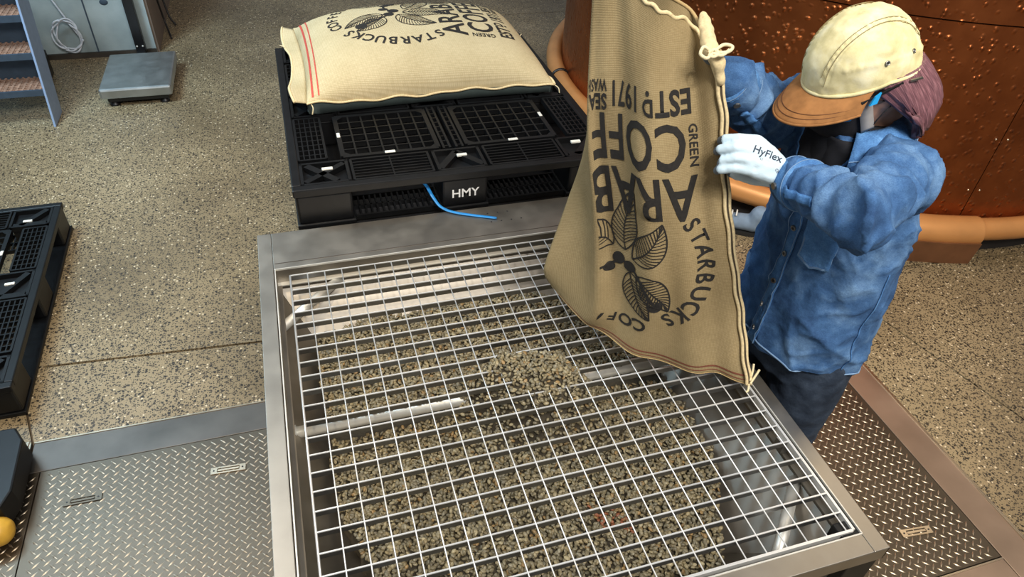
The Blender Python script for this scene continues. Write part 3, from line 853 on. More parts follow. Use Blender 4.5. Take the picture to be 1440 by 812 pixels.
def ribbon_bm(lines):
    bm = bmesh.new()
    for pts, w in lines:
        prev = None; k = len(pts)
        for i, p in enumerate(pts):
            d = (pts[min(i + 1, k - 1)] - pts[max(i - 1, 0)])
            if d.length < 1e-9: continue
            d.normalize(); nrm = Vector((-d.y, d.x, 0)) * w / 2
            a = bm.verts.new(p + nrm); b2 = bm.verts.new(p - nrm)
            if prev: bm.faces.new((prev[1], b2, a, prev[0]))
            prev = (a, b2)
    bmesh.ops.triangulate(bm, faces=bm.faces[:]); return bm

def plant_lines():
    L = []
    leaf(L, -.05, .075, math.radians(150), .13, .042, -.7, 12)
    leaf(L, -.03, .07, math.radians(98), .15, .042, .5, 12)
    leaf(L, -.04, .02, math.radians(205), .15, .046, .9, 12)
    leaf(L, -.02, .0, math.radians(-80), .16, .046, -.9, 12)
    leaf(L, .02, -.01, math.radians(-50), .19, .05, 1.0, 13)
    leaf(L, .10, .065, math.radians(60), .13, .038, -.5, 11)
    leaf(L, .09, .03, math.radians(-15), .15, .042, -.5, 11)
    stem = curve_pts([(-.10, .15, 0), (-.07, .10, 0), (-.02, .04, 0), (.06, .055, 0), (.13, .025, 0), (.16, -.11, 0)], 8)
    L.append((stem, .009))
    return L
def berries():
    out = []
    for (x, y, r) in ((-.03, .05, .022), (.005, .03, .024), (.035, .06, .02), (.09, .05, .02), (.115, .025, .02), (-.10, .155, .024)):
        bm = bmesh.new(); bmesh.ops.create_circle(bm, cap_ends=True, radius=r, segments=16, matrix=Matrix.Translation((x * 1.18, y * 1.18 + .025, 0))); out.append(bm)
    return out

def ring_text(body, R, a0, a1, size):
    out = []; n = len(body)
    for i, ch in enumerate(body):
        if ch == ' ': continue
        a = a0 + (a1 - a0) * i / (n - 1)
        bm = text_mesh(ch, size, .022, 1, 'CENTER')
        c, s = math.cos(a - PI / 2), math.sin(a - PI / 2)
        for v in bm.verts:
            x, y = v.co.x, v.co.y
            v.co = Vector((R * math.cos(a) + x * c - y * s, R * math.sin(a) + .04 + x * s + y * c, 0))
        out.append(bm)
    return out

def artwork():
    """list of (name, bmesh) in the print plane; x to the right, y up"""
    A = []
    for bm in ring_text('STARBUCKS COFFEE COMPANY', .250, math.radians(207), math.radians(-27), .064): A.append(('print_letter', bm))
    def row(body, x, y, size, sx, bold=.03, rot=0):
        bm = text_mesh(body, size, bold, 1.05, 'LEFT', sx)
        c, s = math.cos(rot), math.sin(rot)
        for v in bm.verts: v.co = Vector((x + v.co.x * c - v.co.y * s, y + v.co.x * s + v.co.y * c, 0))
        A.append(('print_line', bm))
    row('ARABICA', -.262, -.195, .135, .98, .016)
    row('COFFEE', -.240, -.315, .148, .80, .016)
    row('GREEN', -.246, -.312, .034, .9, .02, PI / 2)
    row('EST', -.258, -.395, .084, .70, .03)
    row('D', -.158, -.375, .056, .8, .03); row('.', -.148, -.392, .07, .9, .03)
    row('1971', -.112, -.395, .084, .62, .02)
    row('SEATTLE', .005, -.365, .056, .66, .03); row('WASHINGTON', .005, -.400, .040, .62, .02)
    A.append(('print_plant', ribbon_bm([([p * 1.18 + Vector((0, .025, 0)) for p in pts], w * 1.1) for pts, w in plant_lines()])))
    for bm in berries(): A.append(('print_berry', bm))
    return A

def apply_art(parent, surf, mat, clip=None, off=.0012, L=.014, k=1.0, origin=(0, 0)):
    for name, bm in artwork():
        for v in bm.verts: v.co = Vector((origin[0] + v.co.x * k, origin[1] + v.co.y * k, 0))
        if clip:
            bmesh.ops.bisect_plane(bm, geom=bm.verts[:] + bm.edges[:] + bm.faces[:], plane_co=(clip, 0, 0), plane_no=(1, 0, 0), clear_outer=True)
            if not bm.faces: bm.free(); continue
        refine(bm, L)
        for v in bm.verts:
            p, n = surf(v.co.x, v.co.y); v.co = p + n * off
        bm_object(name, bm, mat, parent)

# ------------------------------------------------------------------ full sack lying on the pallet
SC = Vector((0.615, 1.175, 0)); SL, SW = .485, .375
SZ = 0.825 + .046
def s_prof(u, v):
    a = max(0.0, 1 - abs(u) ** 2.6); b = max(0.0, 1 - abs(v) ** 2.4)
    return (a ** .46) * (b ** .5)
def sack_top(u, v):
    z = SZ + .162 * s_prof(u, v) + .006 * noise.noise(Vector((u * 2.2, v * 2.2, 5))) * s_prof(u, v)
    z += -.03 * max(0, u - .75) - .028 * max(0, -v - .6) * (1 - abs(u)) + .012 * math.sin(u * 5 + .5) * max(0, -v - .7)
    # outline: corners pulled out, sides slightly drawn in
    x = SC.x + u * SL * (1 - .035 * (1 - v * v) * abs(u) ** 6) ; y = SC.y + v * SW * (1 - .05 * (1 - u * u) * abs(v) ** 6)
    y += .012 * u
    return Vector((x, y, z))
def sack_bot(u, v):
    p = sack_top(u, v); pr = s_prof(u, v)
    zt = SZ - .03 * max(0, u - .75) - .028 * max(0, -v - .6) * (1 - abs(u)) + .012 * math.sin(u * 5 + .5) * max(0, -v - .7)
    p.z = max(zt - .5 * pr ** .7, .8285) if pr > .02 else zt
    return p
def sack_full():
    t = empty('coffee_sack', (SC.x, SC.y, .827)); tag(t, 'full burlap coffee sack lying flat on the black pallet', 'sack')
    nu, nv = 64, 52
    us = [math.sin(PI / 2 * (2 * i / nu - 1)) for i in range(nu + 1)]; vs = [math.sin(PI / 2 * (2 * j / nv - 1)) for j in range(nv + 1)]
    mb = MB(); mb.grid([[sack_top(u, v) for v in vs] for u in us]); mb.mi = 0
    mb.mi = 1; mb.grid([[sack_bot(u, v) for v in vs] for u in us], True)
    o = mb.build('sack_body', [M['burlap'], M['sack_underside']], t, True)
    uvl = o.data.uv_layers.new(name='UVMap'); off = wloc(t)
    for lp in o.data.loops:
        c = o.data.vertices[lp.vertex_index].co; uvl.data[lp.index].uv = (c.x, c.y)
    def surf(pxx, py):   # print x -> +Y of the place, print y -> -X
        u = max(-.995, min(.995, (-py - .022) / SL)); v = max(-.995, min(.995, (pxx + .075) / SW))
        p = sack_top(u, v); a = sack_top(min(u + .01, 1), v) - p; b = sack_top(u, min(v + .01, 1)) - p
        return p, a.cross(b).normalized()
    apply_art(o, surf, M['ink'])
    # seam along the near long side and the right end, wavy edge
    def edge(f, n, name, r, mat=M['burlap_seam']):
        P = []
        for i in range(n + 1): P.append(f(i / n))
        b = MB(); b.tube(P, r, 6); return b.build(name, mat, t, True)
    wob = lambda s: .004 * math.sin(s * 40) + .003 * math.sin(s * 23)
    edge(lambda s: sack_top(-1 + 2 * s, -1) + Vector((0, -.004, wob(s))), 90, 'side_seam', .0042)
    edge(lambda s: sack_top(-1 + 2 * s, 1) + Vector((0, .004, wob(s))), 60, 'side_seam', .0055)
    edge(lambda s: sack_top(1, -1 + 2 * s) + Vector((.004, 0, wob(s))), 70, 'end_seam', .0055)
    # flat folded end with two red stripes
    def flap(s, w):
        v = -1 + 2 * s; p = sack_top(-1, v)
        return p + Vector((-.055 * w * (1 - .25 * abs(v) ** 4) - .01 * w * math.sin(s * 9), .02 * w * v, -.004 * w + .010 * math.sin(s * 14) * w + .03 * w * max(0, -v - .3)))
    mb = MB(); G = [[flap(s / 40, w / 5) for w in range(6)] for s in range(41)]; mb.grid(G)
    o2 = mb.build('end_flap', M['burlap'], t, True); o2.modifiers.new('s', 'SOLIDIFY').thickness = .004
    uvl = o2.data.uv_layers.new(name='UVMap')
    for lp in o2.data.loops:
        c = o2.data.vertices[lp.vertex_index].co; uvl.data[lp.index].uv = (c.x, c.y)
    for u0 in (-.955, -.905):
        mb = MB(); rows = []
        for i in range(61):
            v = -.97 + 1.94 * i / 60; row = []
            for k in (0, 1):
                p = sack_top(u0 + .010 * k * (1.6 if u0 < -.94 else 1), v); row.append(p + Vector((-.4, 0, .9)).normalized() * .002)
            rows.append(row)
        mb.grid(rows, True); mb.build('red_stripe', M['red_ink'], o, True)
    edge(lambda s: flap(s, 1.0) + Vector((0, 0, .002)), 50, 'flap_hem', .005)
    # string ends
    for (p, d) in ((sack_top(-.97, -1), (.0, -.02, -.035)), (sack_top(1, -1), (.02, -.02, -.03)), (sack_top(1, .3), (.03, .0, .02)), (flap(.75, 1), (-.02, .01, .012))):
        b = MB(); q = p + Vector(d); b.tube(curve_pts([p, (p + q) / 2 + Vector((.006, -.004, .004)), q], 5), .0022, 5); b.build('string_end', M['string'], t, True)
M['sack_underside'] = plain('grey_green_underside', (78, 90, 88), 0.6, 0, .15, 14)  # grey-green tone of the sack's lower half, below the seam
M['burlap_seam'] = plain('seam_burlap', (214, 194, 150), 0.92, 0, 0.15, 150)
sack_full()

# ------------------------------------------------------------------ emptied sack held upside down over the grating
ROWS = [  # print y, then six points taken from image pixels and chosen depths, from the far fold to the sewn edge: x, y, z in metres
    (-.52, [Vector((0.7802, -0.1878, 1.5729)), Vector((0.7473, -0.2524, 1.5962)), Vector((0.7731, -0.3230, 1.6049)), Vector((0.8087, -0.3909, 1.5896)), Vector((0.8694, -0.4284, 1.5638)), Vector((0.9168, -0.4889, 1.5225))]),
    (-.40, [Vector((0.7841, -0.2269, 1.3912)), Vector((0.7418, -0.3016, 1.4151)), Vector((0.7690, -0.3866, 1.4392)), Vector((0.8122, -0.4410, 1.4497)), Vector((0.8766, -0.4786, 1.4484)), Vector((0.9477, -0.5172, 1.4410))]),
    (-.235, [Vector((0.7627, -0.2776, 1.2020)), Vector((0.7488, -0.3370, 1.2697)), Vector((0.7779, -0.4276, 1.2961)), Vector((0.8227, -0.4872, 1.3091)), Vector((0.8966, -0.5224, 1.3096)), Vector((0.9753, -0.5487, 1.3081))]),
    (-.10, [Vector((0.7312, -0.2805, 1.0469)), Vector((0.7679, -0.3833, 1.1014)), Vector((0.7968, -0.4758, 1.1412)), Vector((0.8413, -0.5352, 1.1620)), Vector((0.9128, -0.5699, 1.1667)), Vector((0.9988, -0.5852, 1.1757))]),
    (.13, [Vector((0.6846, -0.2936, 0.8744)), Vector((0.7801, -0.4246, 0.9360)), Vector((0.8192, -0.5150, 0.9743)), Vector((0.8679, -0.5796, 0.9988)), Vector((0.9433, -0.6151, 1.0042)), Vector((1.0420, -0.6336, 1.0067))]),
    (.30, [Vector((0.6840, -0.2954, 0.8257)), Vector((0.7737, -0.4621, 0.8296)), Vector((0.8223, -0.5447, 0.8571)), Vector((0.8835, -0.6022, 0.8711)), Vector((0.9644, -0.6525, 0.8699)), Vector((1.0738, -0.6806, 0.8660))]),
    (.47, [Vector((0.7028, -0.3105, 0.7929)), Vector((0.7540, -0.4598, 0.7701)), Vector((0.8211, -0.5486, 0.7592)), Vector((0.9032, -0.6135, 0.7500)), Vector((0.9964, -0.6775, 0.7383)), Vector((1.0990, -0.7343, 0.7305))]),
]
PX = [.30, .075, -.035, -.14, -.245, -.355]
CTRL = [[Vector(q) for q in r[1]] for r in ROWS]; PY = [r[0] for r in ROWS]
def cr(a, b, c, d, t): return 0.5 * ((2 * b) + (c - a) * t + (2 * a - 5 * b + 4 * c - d) * t * t + (3 * b - 3 * c + d - a) * t ** 3)
def frac(vals, x):
    n = len(vals)
    for i in range(n - 1):
        lo, hi = vals[i], vals[i + 1]
        if (lo <= x <= hi) or (hi <= x <= lo) or i == n - 2: return i, (x - lo) / (hi - lo)
def held_raw(cf, rf, back=0.0):
    ci = min(int(cf), 4); ct = cf - ci; ri = min(int(rf), len(PY) - 2); rt = rf - ri
    pts = []
    for k in (-1, 0, 1, 2):
        r = CTRL[max(0, min(len(PY) - 1, ri + k))]
        pts.append(cr(r[max(0, ci - 1)], r[ci], r[min(5, ci + 1)], r[min(5, ci + 2)], ct))
    p = cr(*pts, rt)
    s = cf / 5
    away = Vector((.55, .83, 0.0))
    env = math.sin(PI * max(0, min(1, (cf - .2) / 4.6)))
    w = .013 * math.sin(cf * 3.4 + rf * .5) * env + .016 * noise.noise(Vector((cf * 1.1, rf * .7, 2))) * env
    w += .020 * math.exp(-((cf - 4.25) / .28) ** 2) - .012 * math.exp(-((cf - 3.6) / .4) ** 2)
    w -= .030 * math.exp(-((cf - 1.0) / .20) ** 2) * min(1, .3 + rf / 3) * max(.15, min(1, (6.3 - rf) / 2.2))
    w -= .010 * math.exp(-((cf - 2.3 - .15 * rf) / .35) ** 2) * (1 if rf < 3 else .5)
    if cf < .02 or cf > 4.98: w = 0
    if back: p = p + away * (back * math.sin(PI * s)) + Vector((0, 0, .012 * math.sin(PI * s) * max(0, 1 - rf * 2)))
    return p + away * w
def held(pxx, py):
    ci, ct = frac(PX, pxx); ri, rt = frac(PY, py); return ci + ct, ri + rt
def held_surf(pxx, py):
    c, r = held(pxx, py); c = min(max(c, .02), 4.98); r = min(max(r, .02), len(PY) - 1.02)
    p = held_raw(c, r); a = held_raw(c + .02, r) - p; b = held_raw(c, r + .02) - p
    n = a.cross(b).normalized()
    if n.dot(CAM - p) < 0: n = -n
    return p, n
def sack_held():
    t = empty('coffee_sack', Vector((0.9032, -0.6135, 0.7500))); tag(t, 'worn burlap coffee sack tipped upside down in gloved hands', 'sack')
    nc, nr = 70, 84; R = len(PY) - 1
    mb = MB()
    Gf = [[held_raw(5 * i / nc, R * j / nr) for i in range(nc + 1)] for j in range(nr + 1)]
    Gb = [[held_raw(5 * i / nc, R * j / nr, .10) for i in range(nc + 1)] for j in range(nr + 1)]
    mb.grid(Gf); mb.grid(Gb, True)
    o = mb.build('sack_body', M['burlap_worn'], t, True)
    uvl = o.data.uv_layers.new(name='UVMap'); N = (nc + 1) * (nr + 1)
    for lp in o.data.loops:
        k = lp.vertex_index % N; uvl.data[lp.index].uv = ((k % (nc + 1)) / nc * .7, (k // (nc + 1)) / nr * 1.0)
    sd = o.modifiers.new('s', 'SOLIDIFY'); sd.thickness = .0022; sd.offset = 0
    apply_art(o, held_surf, M['ink'], .068, .0026, .012, 1.0, (.0, .015))
    # stripes near the mouth
    for k, (py, w) in enumerate(((.425, .007), (.445, .005))):
        rows = []
        for i in range(81):
            x = .27 - .62 * i / 80; row = []
            for q in (py, py + w):
                p, n = held_surf(x, q); row.append(p + n * .0026)
            rows.append(row)
        b = MB(); b.grid(rows); b.build('faded_stripe', M['faded_red_ink'], o, True)
    # double rolled seam down the sewn edge
    def along(c, offv, r, name, mat, wob, n=110):
        P = []
        for i in range(n + 1):
            rf = R * i / n; p = held_raw(c, rf); P.append(p + offv + RIGHT * (wob * (math.sin(i * .55) + .6 * math.sin(i * .23 + 1))))
        b = MB(); b.tube(P, r, 7); return b.build(name, mat, t, True)
    along(5, RIGHT * .002, .0052, 'side_seam', M['burlap_seam'], .0016)
    along(5, RIGHT * -.010 - FWD * .008, .0042, 'side_seam', M['burlap_seam'], .0016)
    along(5, RIGHT * -.004 - FWD * .004, .0040, 'seam_groove', M['seam_dark'], .0010)
    # sewn hem at the top and plain hem at the mouth
    P = [held_raw(5 * i / 80, 0) + Vector((0, 0, .003 * math.sin(i * .9))) for i in range(81)]
    b = MB(); b.tube(P, .0045, 6); b.build('top_hem', M['burlap_seam'], t, True)
    P = [held_raw(5 * i / 60, 0, .10) for i in range(61)]; b = MB(); b.tube(P, .004, 6); b.build('top_hem', M['burlap_worn_plain'], t, True)
    for bk in (0, .10):
        P = [held_raw(5 * i / 80, R, bk) for i in range(81)]; b = MB(); b.tube(P, .0020, 6); b.build('mouth_hem', M['burlap_worn_plain'], t, True)
    # bunched corner with a knotted string
    mb = MB(); k0 = Vector((0.9175, -0.4904, 1.5289)); limb(mb, [Vector((0.9235, -0.4230, 1.5677)), Vector((0.9119, -0.4660, 1.5461)), Vector((0.9096, -0.4970, 1.5261)), Vector((0.9214, -0.5109, 1.5074)), Vector((0.9359, -0.5215, 1.4625))], [.010, .016, .017, .016, .007])
    me = remeshed(mb, .004, 3); displace(me, lambda c: .004 * noise.noise(c * 60))
    off = wloc(t)
    for v in me.vertices: v.co -= off
    me.materials.append(M['burlap_seam']); link('bunched_corner', me, t, True)
    for q in ([Vector((0.8959, -0.5214, 1.5322)), Vector((0.8826, -0.5107, 1.5389)), Vector((0.8738, -0.5175, 1.5279)), Vector((0.8846, -0.5265, 1.5221)), Vector((0.8984, -0.5231, 1.5313))], [Vector((0.9002, -0.5217, 1.5335)), Vector((0.9209, -0.5195, 1.5442)), Vector((0.9364, -0.5270, 1.5418)), Vector((0.9268, -0.5308, 1.5339)), Vector((0.9009, -0.5248, 1.5304))], [Vector((0.8886, -0.5220, 1.5287)), Vector((0.8958, -0.5280, 1.5248)), Vector((0.9074, -0.5277, 1.5297)), Vector((0.9019, -0.5204, 1.5357)), Vector((0.8890, -0.5202, 1.5308))], [Vector((0.8982, -0.5240, 1.5302)), Vector((0.9137, -0.5315, 1.5279)), Vector((0.9301, -0.5289, 1.5372))]):
        b = MB(); b.tube(curve_pts(q, 6), .0036, 6); b.build('string_knot', M['string'], t, True)
    for q in ([Vector((1.0948, -0.7340, 0.7448)), Vector((1.1050, -0.7224, 0.7618)), Vector((1.1118, -0.7097, 0.7786))], [Vector((1.0954, -0.7391, 0.7393)), Vector((1.1126, -0.7296, 0.7567)), Vector((1.1235, -0.7231, 0.7682))], [Vector((1.0920, -0.7380, 0.7391)), Vector((1.0878, -0.7478, 0.7266)), Vector((1.0817, -0.7496, 0.7222))]):
        b = MB(); b.tube(curve_pts(q, 5), .003, 5); b.build('string_tail', M['string'], t, True)
M['seam_dark'] = plain('seam_groove', (62, 52, 38), 0.95)
M['burlap_worn_plain'] = plain('worn_hem', (176, 150, 104), 0.95, 0, .15, 150)
sack_held()
# ------------------------------------------------------------------ worker
FACE_H = Vector((-.956, .290, 0)); TOCAM_H = Vector((-.331, -.943, 0))
al, be = math.radians(27), math.radians(12)
HD = (FACE_H * math.cos(be) + TOCAM_H * math.sin(be)) * math.cos(al) + Vector((0, 0, -math.sin(al))); HD.normalize()
HL = Vector((0, 0, 1)).cross(HD).normalized()      # the worker's left
HU = HD.cross(HL).normalized()
HC = Vector((1.222, -.588, 1.482))
def hp(x, y, z): return HC + HD * x + HL * y + HU * z

LSH, LEL, LWR = Vector((1.272, -.738, 1.325)), Vector((1.0479, -0.8830, 1.3659)), Vector((1.0689, -0.6634, 1.3018))
RSH, REL, RWR = Vector((1.245, -.425, 1.335)), Vector((1.1632, -0.4250, 1.3185)), Vector((0.9868, -0.4711, 1.4459))

def ring_loft(mb, rings, n=36):
    """rings: centre, half width, half depth, facing angle"""
    G = []
    for (c, a, b, yaw, ex) in rings:
        F = Vector((-math.cos(yaw), math.sin(yaw), 0)); S = Vector((-F.y, F.x, 0)); row = []
        for j in range(n):
            th = 2 * PI * j / n; cs, sn = math.cos(th), math.sin(th)
            x = math.copysign(abs(cs) ** ex, cs) * a; y = math.copysign(abs(sn) ** ex, sn) * b
            row.append(Vector(c) + S * x + F * y)
        G.append(row)
    mb.grid(G, False, True)
    k = len(mb.v); mb.add([Vector(rings[0][0]), Vector(rings[-1][0])], [])
    m0 = k - n * len(G)
    for j in range(n):
        mb.f.append((k, m0 + (j + 1) % n, m0 + j)); mb.f.append((k + 1, k - n + j, k - n + (j + 1) % n)); mb.m += [0, 0]

def fix_normals(me):
    bm = bmesh.new(); bm.from_mesh(me); bmesh.ops.recalc_face_normals(bm, faces=bm.faces[:]); bm.to_mesh(me); bm.free()

def worker():
    # continuous body
    mb = MB()
    mb.ell((0, 0, 0), .098, .076, .118, 24, 16)
    mb.ell((.045, 0, -.055), .055, .055, .062, 18, 12)            # jaw
    mb.ell((.062, 0, -.10), .03, .03, .022, 14, 8)                # chin
    limb(mb, [(.092, 0, .012), (.108, 0, -.022)], [.009, .014], 10)   # nose
    limb(mb, [(.09, -.03, .03), (.094, .0, .032), (.09, .03, .03)], [.012, .012, .012], 10)   # brow
    for s in (-1, 1):
        mb.ell((-.008, s * .078, -.008), .020, .010, .032, 12, 8)     # ears
        mb.ell((.06, s * .045, -.02), .03, .022, .025, 12, 8)         # cheeks
    mb.v = [tuple(hp(*p)) for p in mb.v]
    limb(mb, [hp(-.02, 0, -.06), hp(-.03, 0, -.11), (1.265, -.59, 1.33)], [.056, .054, .062])
    ring_loft(mb, [((1.315, -.605, .78), .15, .10, .22, 1), ((1.31, -.60, .90), .155, .10, .2, 1), ((1.30, -.60, 1.05), .15, .10, .15, 1),
                   ((1.285, -.595, 1.2), .165, .105, .08, 1), ((1.265, -.59, 1.30), .16, .09, .03, 1), ((1.255, -.59, 1.36), .10, .06, 0, 1)])
    limb(mb, [LSH, LEL, LWR], [.055, .042, .030]); limb(mb, [RSH, REL, RWR], [.055, .042, .030])
    limb(mb, [LWR, Vector((1.0250, -0.6289, 1.3232))], [.028, .030]); limb(mb, [RWR, Vector((0.9557, -0.4614, 1.4599))], [.028, .030])
    for s, hy in ((1, -.695), (-1, -.515)):
        limb(mb, [(1.315, hy, .80), (1.305, hy - .01 * s, .45), (1.335, hy - .005 * s, .10)], [.085, .06, .042])
        limb(mb, [(1.345, hy, .055), (1.22, hy, .045)], [.038, .036])
    me = remeshed(mb, .008, 3); me.materials.append(M['skin'])
    pers = link('person', me, None, True)
    tag(pers, 'worker in blue denim shirt, cap and black mask emptying a burlap sack', 'person')

    def child(name, me, mats, parent=pers, smooth=True):
        for q in (mats if isinstance(mats, (list, tuple)) else [mats]): me.materials.append(q)
        return link(name, me, parent, smooth)

    # eyes
    for s in (-1, 1):
        b = MB(); b.ell((0, 0, 0), .011, .013, .009, 12, 8); b.v = [tuple(hp(.086 + p[0], s * .032 + p[1], .008 + p[2])) for p in b.v]; e = b.build('eye', M['eye_white'], pers, True)
        b = MB(); b.ell((0, 0, 0), .004, .006, .006, 10, 6); b.v = [tuple(hp(.0955 + p[0], s * .032 + p[1], .006 + p[2])) for p in b.v]; b.build('iris', M['eye_dark'], e, True)

    # trousers
    mb = MB()
    ring_loft(mb, [((1.315, -.605, .70), .175, .125, .22, .9), ((1.315, -.605, .78), .18, .125, .22, .9), ((1.312, -.604, .90), .165, .115, .2, 1)])
    for s, hy in ((1, -.70), (-1, -.51)):
        limb(mb, [(1.318, hy + .01 * s, .76), (1.31, hy - .012 * s, .60), (1.306, hy - .018 * s, .44), (1.325, hy - .012 * s, .24), (1.335, hy - .008 * s, .13)], [.108, .096, .082, .074, .070])
    me = remeshed(mb, .008, 5)
    displace(me, lambda c: .006 * noise.noise(Vector((c.x * 18, c.y * 18, c.z * 9))) + .004 * noise.noise(c * 34))
    trousers = child('trousers', me, M['dark_denim'])
    # shoes
    for hy in (-.705, -.508):
        mb = MB(); limb(mb, [(1.365, hy, .055), (1.30, hy, .052), (1.23, hy, .042)], [.048, .048, .040]); limb(mb, [(1.345, hy, .06), (1.345, hy, .12)], [.048, .046])
        mb.v = [(p[0], p[1], max(p[2], .014)) for p in mb.v]
        me = remeshed(mb, .007, 3); sh = child('shoe', me, M['shoe'])
        b = MB(); b.prism([(1.412 - .02 * (1 - math.cos(a)) if False else 1.31 + .112 * math.cos(a), hy + .047 * math.sin(a)) for a in np.linspace(0, 2 * PI, 20, False)], 0.0025, .022); b.build('sole', M['sole'], sh)

    # dark T-shirt showing at the open collar
    mb = MB(); ring_loft(mb, [((1.265, -.592, 1.26), .12, .105, .1, 1), ((1.25, -.592, 1.345), .095, .085, .1, 1), ((1.242, -.592, 1.395), .070, .070, .1, 1)])
    me = remeshed(mb, .007, 3); child('undershirt', me, M['tee'])

    # shirt
    mb = MB()
    ring_loft(mb, [((1.312, -.600, .770), .196, .146, .10, .85), ((1.314, -.600, .80), .196, .146, .10, .85), ((1.318, -.600, .87), .194, .146, .10, .85),
                   ((1.318, -.600, .96), .190, .144, .08, .88), ((1.312, -.598, 1.08), .188, .140, .06, .88), ((1.300, -.595, 1.20), .188, .134, .04, .9),
                   ((1.282, -.592, 1.29), .178, .118, .02, .95), ((1.268, -.590, 1.345), .150, .098, 0, 1), ((1.258, -.590, 1.385), .088, .080, 0, 1)])
    limb(mb, [LSH + Vector((-.01, .03, -.005)), LSH, LSH.lerp(LEL, .5), LEL, LEL.lerp(LWR, .55), LWR + (LWR - LEL).normalized() * -.012], [.080, .078, .068, .064, .056, .046], 20)
    limb(mb, [RSH + Vector((0, -.03, -.005)), RSH, RSH.lerp(REL, .5), REL, REL.lerp(RWR, .55), RWR], [.085, .088, .080, .074, .062, .050], 20)
    # puffs of cloth at elbow and armpit
    mb.ell(tuple(LEL + Vector((.02, .01, -.03))), .062, .058, .055, 14, 10)
    mb.ell(tuple(LSH.lerp(LEL, .30) + Vector((.02, .03, -.035))), .065, .06, .06, 14, 10)
    me = remeshed(mb, .0065, 5)
    ax_l = (LWR - LEL).normalized(); ax_u = (LEL - LSH).normalized(); ax_r = (RWR - REL).normalized()
    def wr(c):
        d = .007 * noise.noise(Vector((c.x * 11, c.y * 11, c.z * 6))) + .0045 * noise.noise(Vector((c.x * 26, c.y * 26, c.z * 16)))
        r1 = (c - LEL).dot(ax_l); near = math.exp(-((c - LEL.lerp(LWR, .35)).length / .12) ** 2)
        d += near * .006 * math.sin(r1 * 130 + 4 * noise.noise(c * 14))
        near = math.exp(-((c - LSH.lerp(LEL, .5)).length / .13) ** 2); d += near * .006 * math.sin((c - LSH).dot(ax_u) * 95 + 5 * noise.noise(c * 12))
        near = math.exp(-((c - REL.lerp(RWR, .4)).length / .15) ** 2); d += near * .008 * math.sin((c - REL).dot(ax_r) * 100 + 5 * noise.noise(c * 12))
        rg = (1 - abs(noise.noise(Vector((c.x * 9 + c.z * 4, c.y * 9 - c.z * 3, c.z * 5 + 7))))) ** 6
        rg2 = (1 - abs(noise.noise(Vector((c.x * 15, c.y * 15 + c.z * 6, c.z * 11 + 2))))) ** 7
        d += .011 * (rg - .25) + .006 * (rg2 - .25)
        if c.z < 1.2: d += .006 * math.sin(c.x * 30 + c.y * 34 + 5 * noise.noise(c * 5)) * (.4 + .6 * max(0, min(1, (1.2 - c.z) / .3))) * .7
        return d
    displace(me, wr)
    tree = bvh_of(me)
    shirt = child('shirt', me, M['denim'])

    def cast(p, d, off=.002):
        h = tree.ray_cast(Vector(p), Vector(d).normalized())
        return (h[0] + h[1] * off, h[1]) if h[0] is not None else None
    def fcast(z, ang, off=.002, yaw=.0, far=.5):
        """surface point at height z, ang radians to the worker's left of straight ahead"""
        c = Vector((1.30, -.60, z)); a = PI - yaw + ang
        d = Vector((math.cos(a), math.sin(a), 0)); return cast(c + d * far, -d, off)
    # placket strip, its stitching and buttons down the front
    def strip(a0, a1, z0, z1, name, mat, off, n=40, yaw=.22, w=3):
        rows = []
        for i in range(n + 1):
            z = z0 + (z1 - z0) * i / n; row = []
            for k in range(w):
                h = fcast(z, a0 + (a1 - a0) * k / (w - 1), off, yaw)
                if h: row.append(h[0])
            if len(row) == w: rows.append(row)
        b = MB(); b.grid(rows); o = b.build(name, mat, shirt, True)
        s = o.modifiers.new('s', 'SOLIDIFY'); s.thickness = .003; s.offset = 0; return o
    yw = -.05
    strip(-.02, .23, .775, 1.26, 'placket', M['denim_strip'], .003, 46, yw)
    for a in (-.005, .215):
        P = [fcast(z, a, .0052, yw) for z in np.linspace(.775, 1.26, 90)]
        b = MB(); b.tube([q[0] for q in P if q], .0010, 4); b.build('stitching', M['stitch'], shirt)
    for z in (.815, .895, .975, 1.055, 1.135, 1.21):
        h = fcast(z, .10, .006, yw)
        if h:
            b = MB(); q = h[1].to_track_quat('Z', 'Y'); b.tube([h[0] - h[1] * .002, h[0] + h[1] * .003], .0072, 14); o = b.build('button', M['button'], shirt, False, .001)
            b = MB(); b.tube([h[0] + h[1] * .003, h[0] + h[1] * .0036], .0036, 10); b.build('button_centre', M['dark_steel'], shirt)
    # breast pocket with pointed flap
    rows = []
    for i in range(13):
        s = i / 12; row = []
        for k in range(15):
            u = k / 14; z = 1.205 - .125 * s * (1 - .0 * u) - (.018 * (1 - abs(2 * u - 1)) * s)
            h = fcast(z, .40 + .52 * u, .004, .0); row.append(h[0] if h else Vector((1.2, -.6, z)))
        rows.append(row)
    b = MB(); b.grid(rows); o = b.build('breast_pocket', M['denim_strip'], shirt, True); o.modifiers.new('s', 'SOLIDIFY').thickness = .004
    for off2 in (0, 1):
        edge = [rows[0][0]] + [r[0] for r in rows] + rows[-1] + [r[-1] for r in rows[::-1]]
        cen = sum(edge, Vector()) / len(edge)
        P = [cen + (p - cen) * (1 - .035 - .05 * off2) + (CAM - cen).normalized() * .0045 for p in edge]
        b = MB(); b.tube(P, .0009, 4); b.build('stitching', M['stitch'], shirt)
    # hem: rolled edge
    P = []
    for a in np.linspace(-PI, PI, 90):
        h = fcast(.782 + .010 * math.cos(a * 2 + .3), a, .001)
        if h: P.append(h[0])
    b = MB(); b.tube(P, .0022, 6); b.build('hem', M['stitch'], shirt, True)
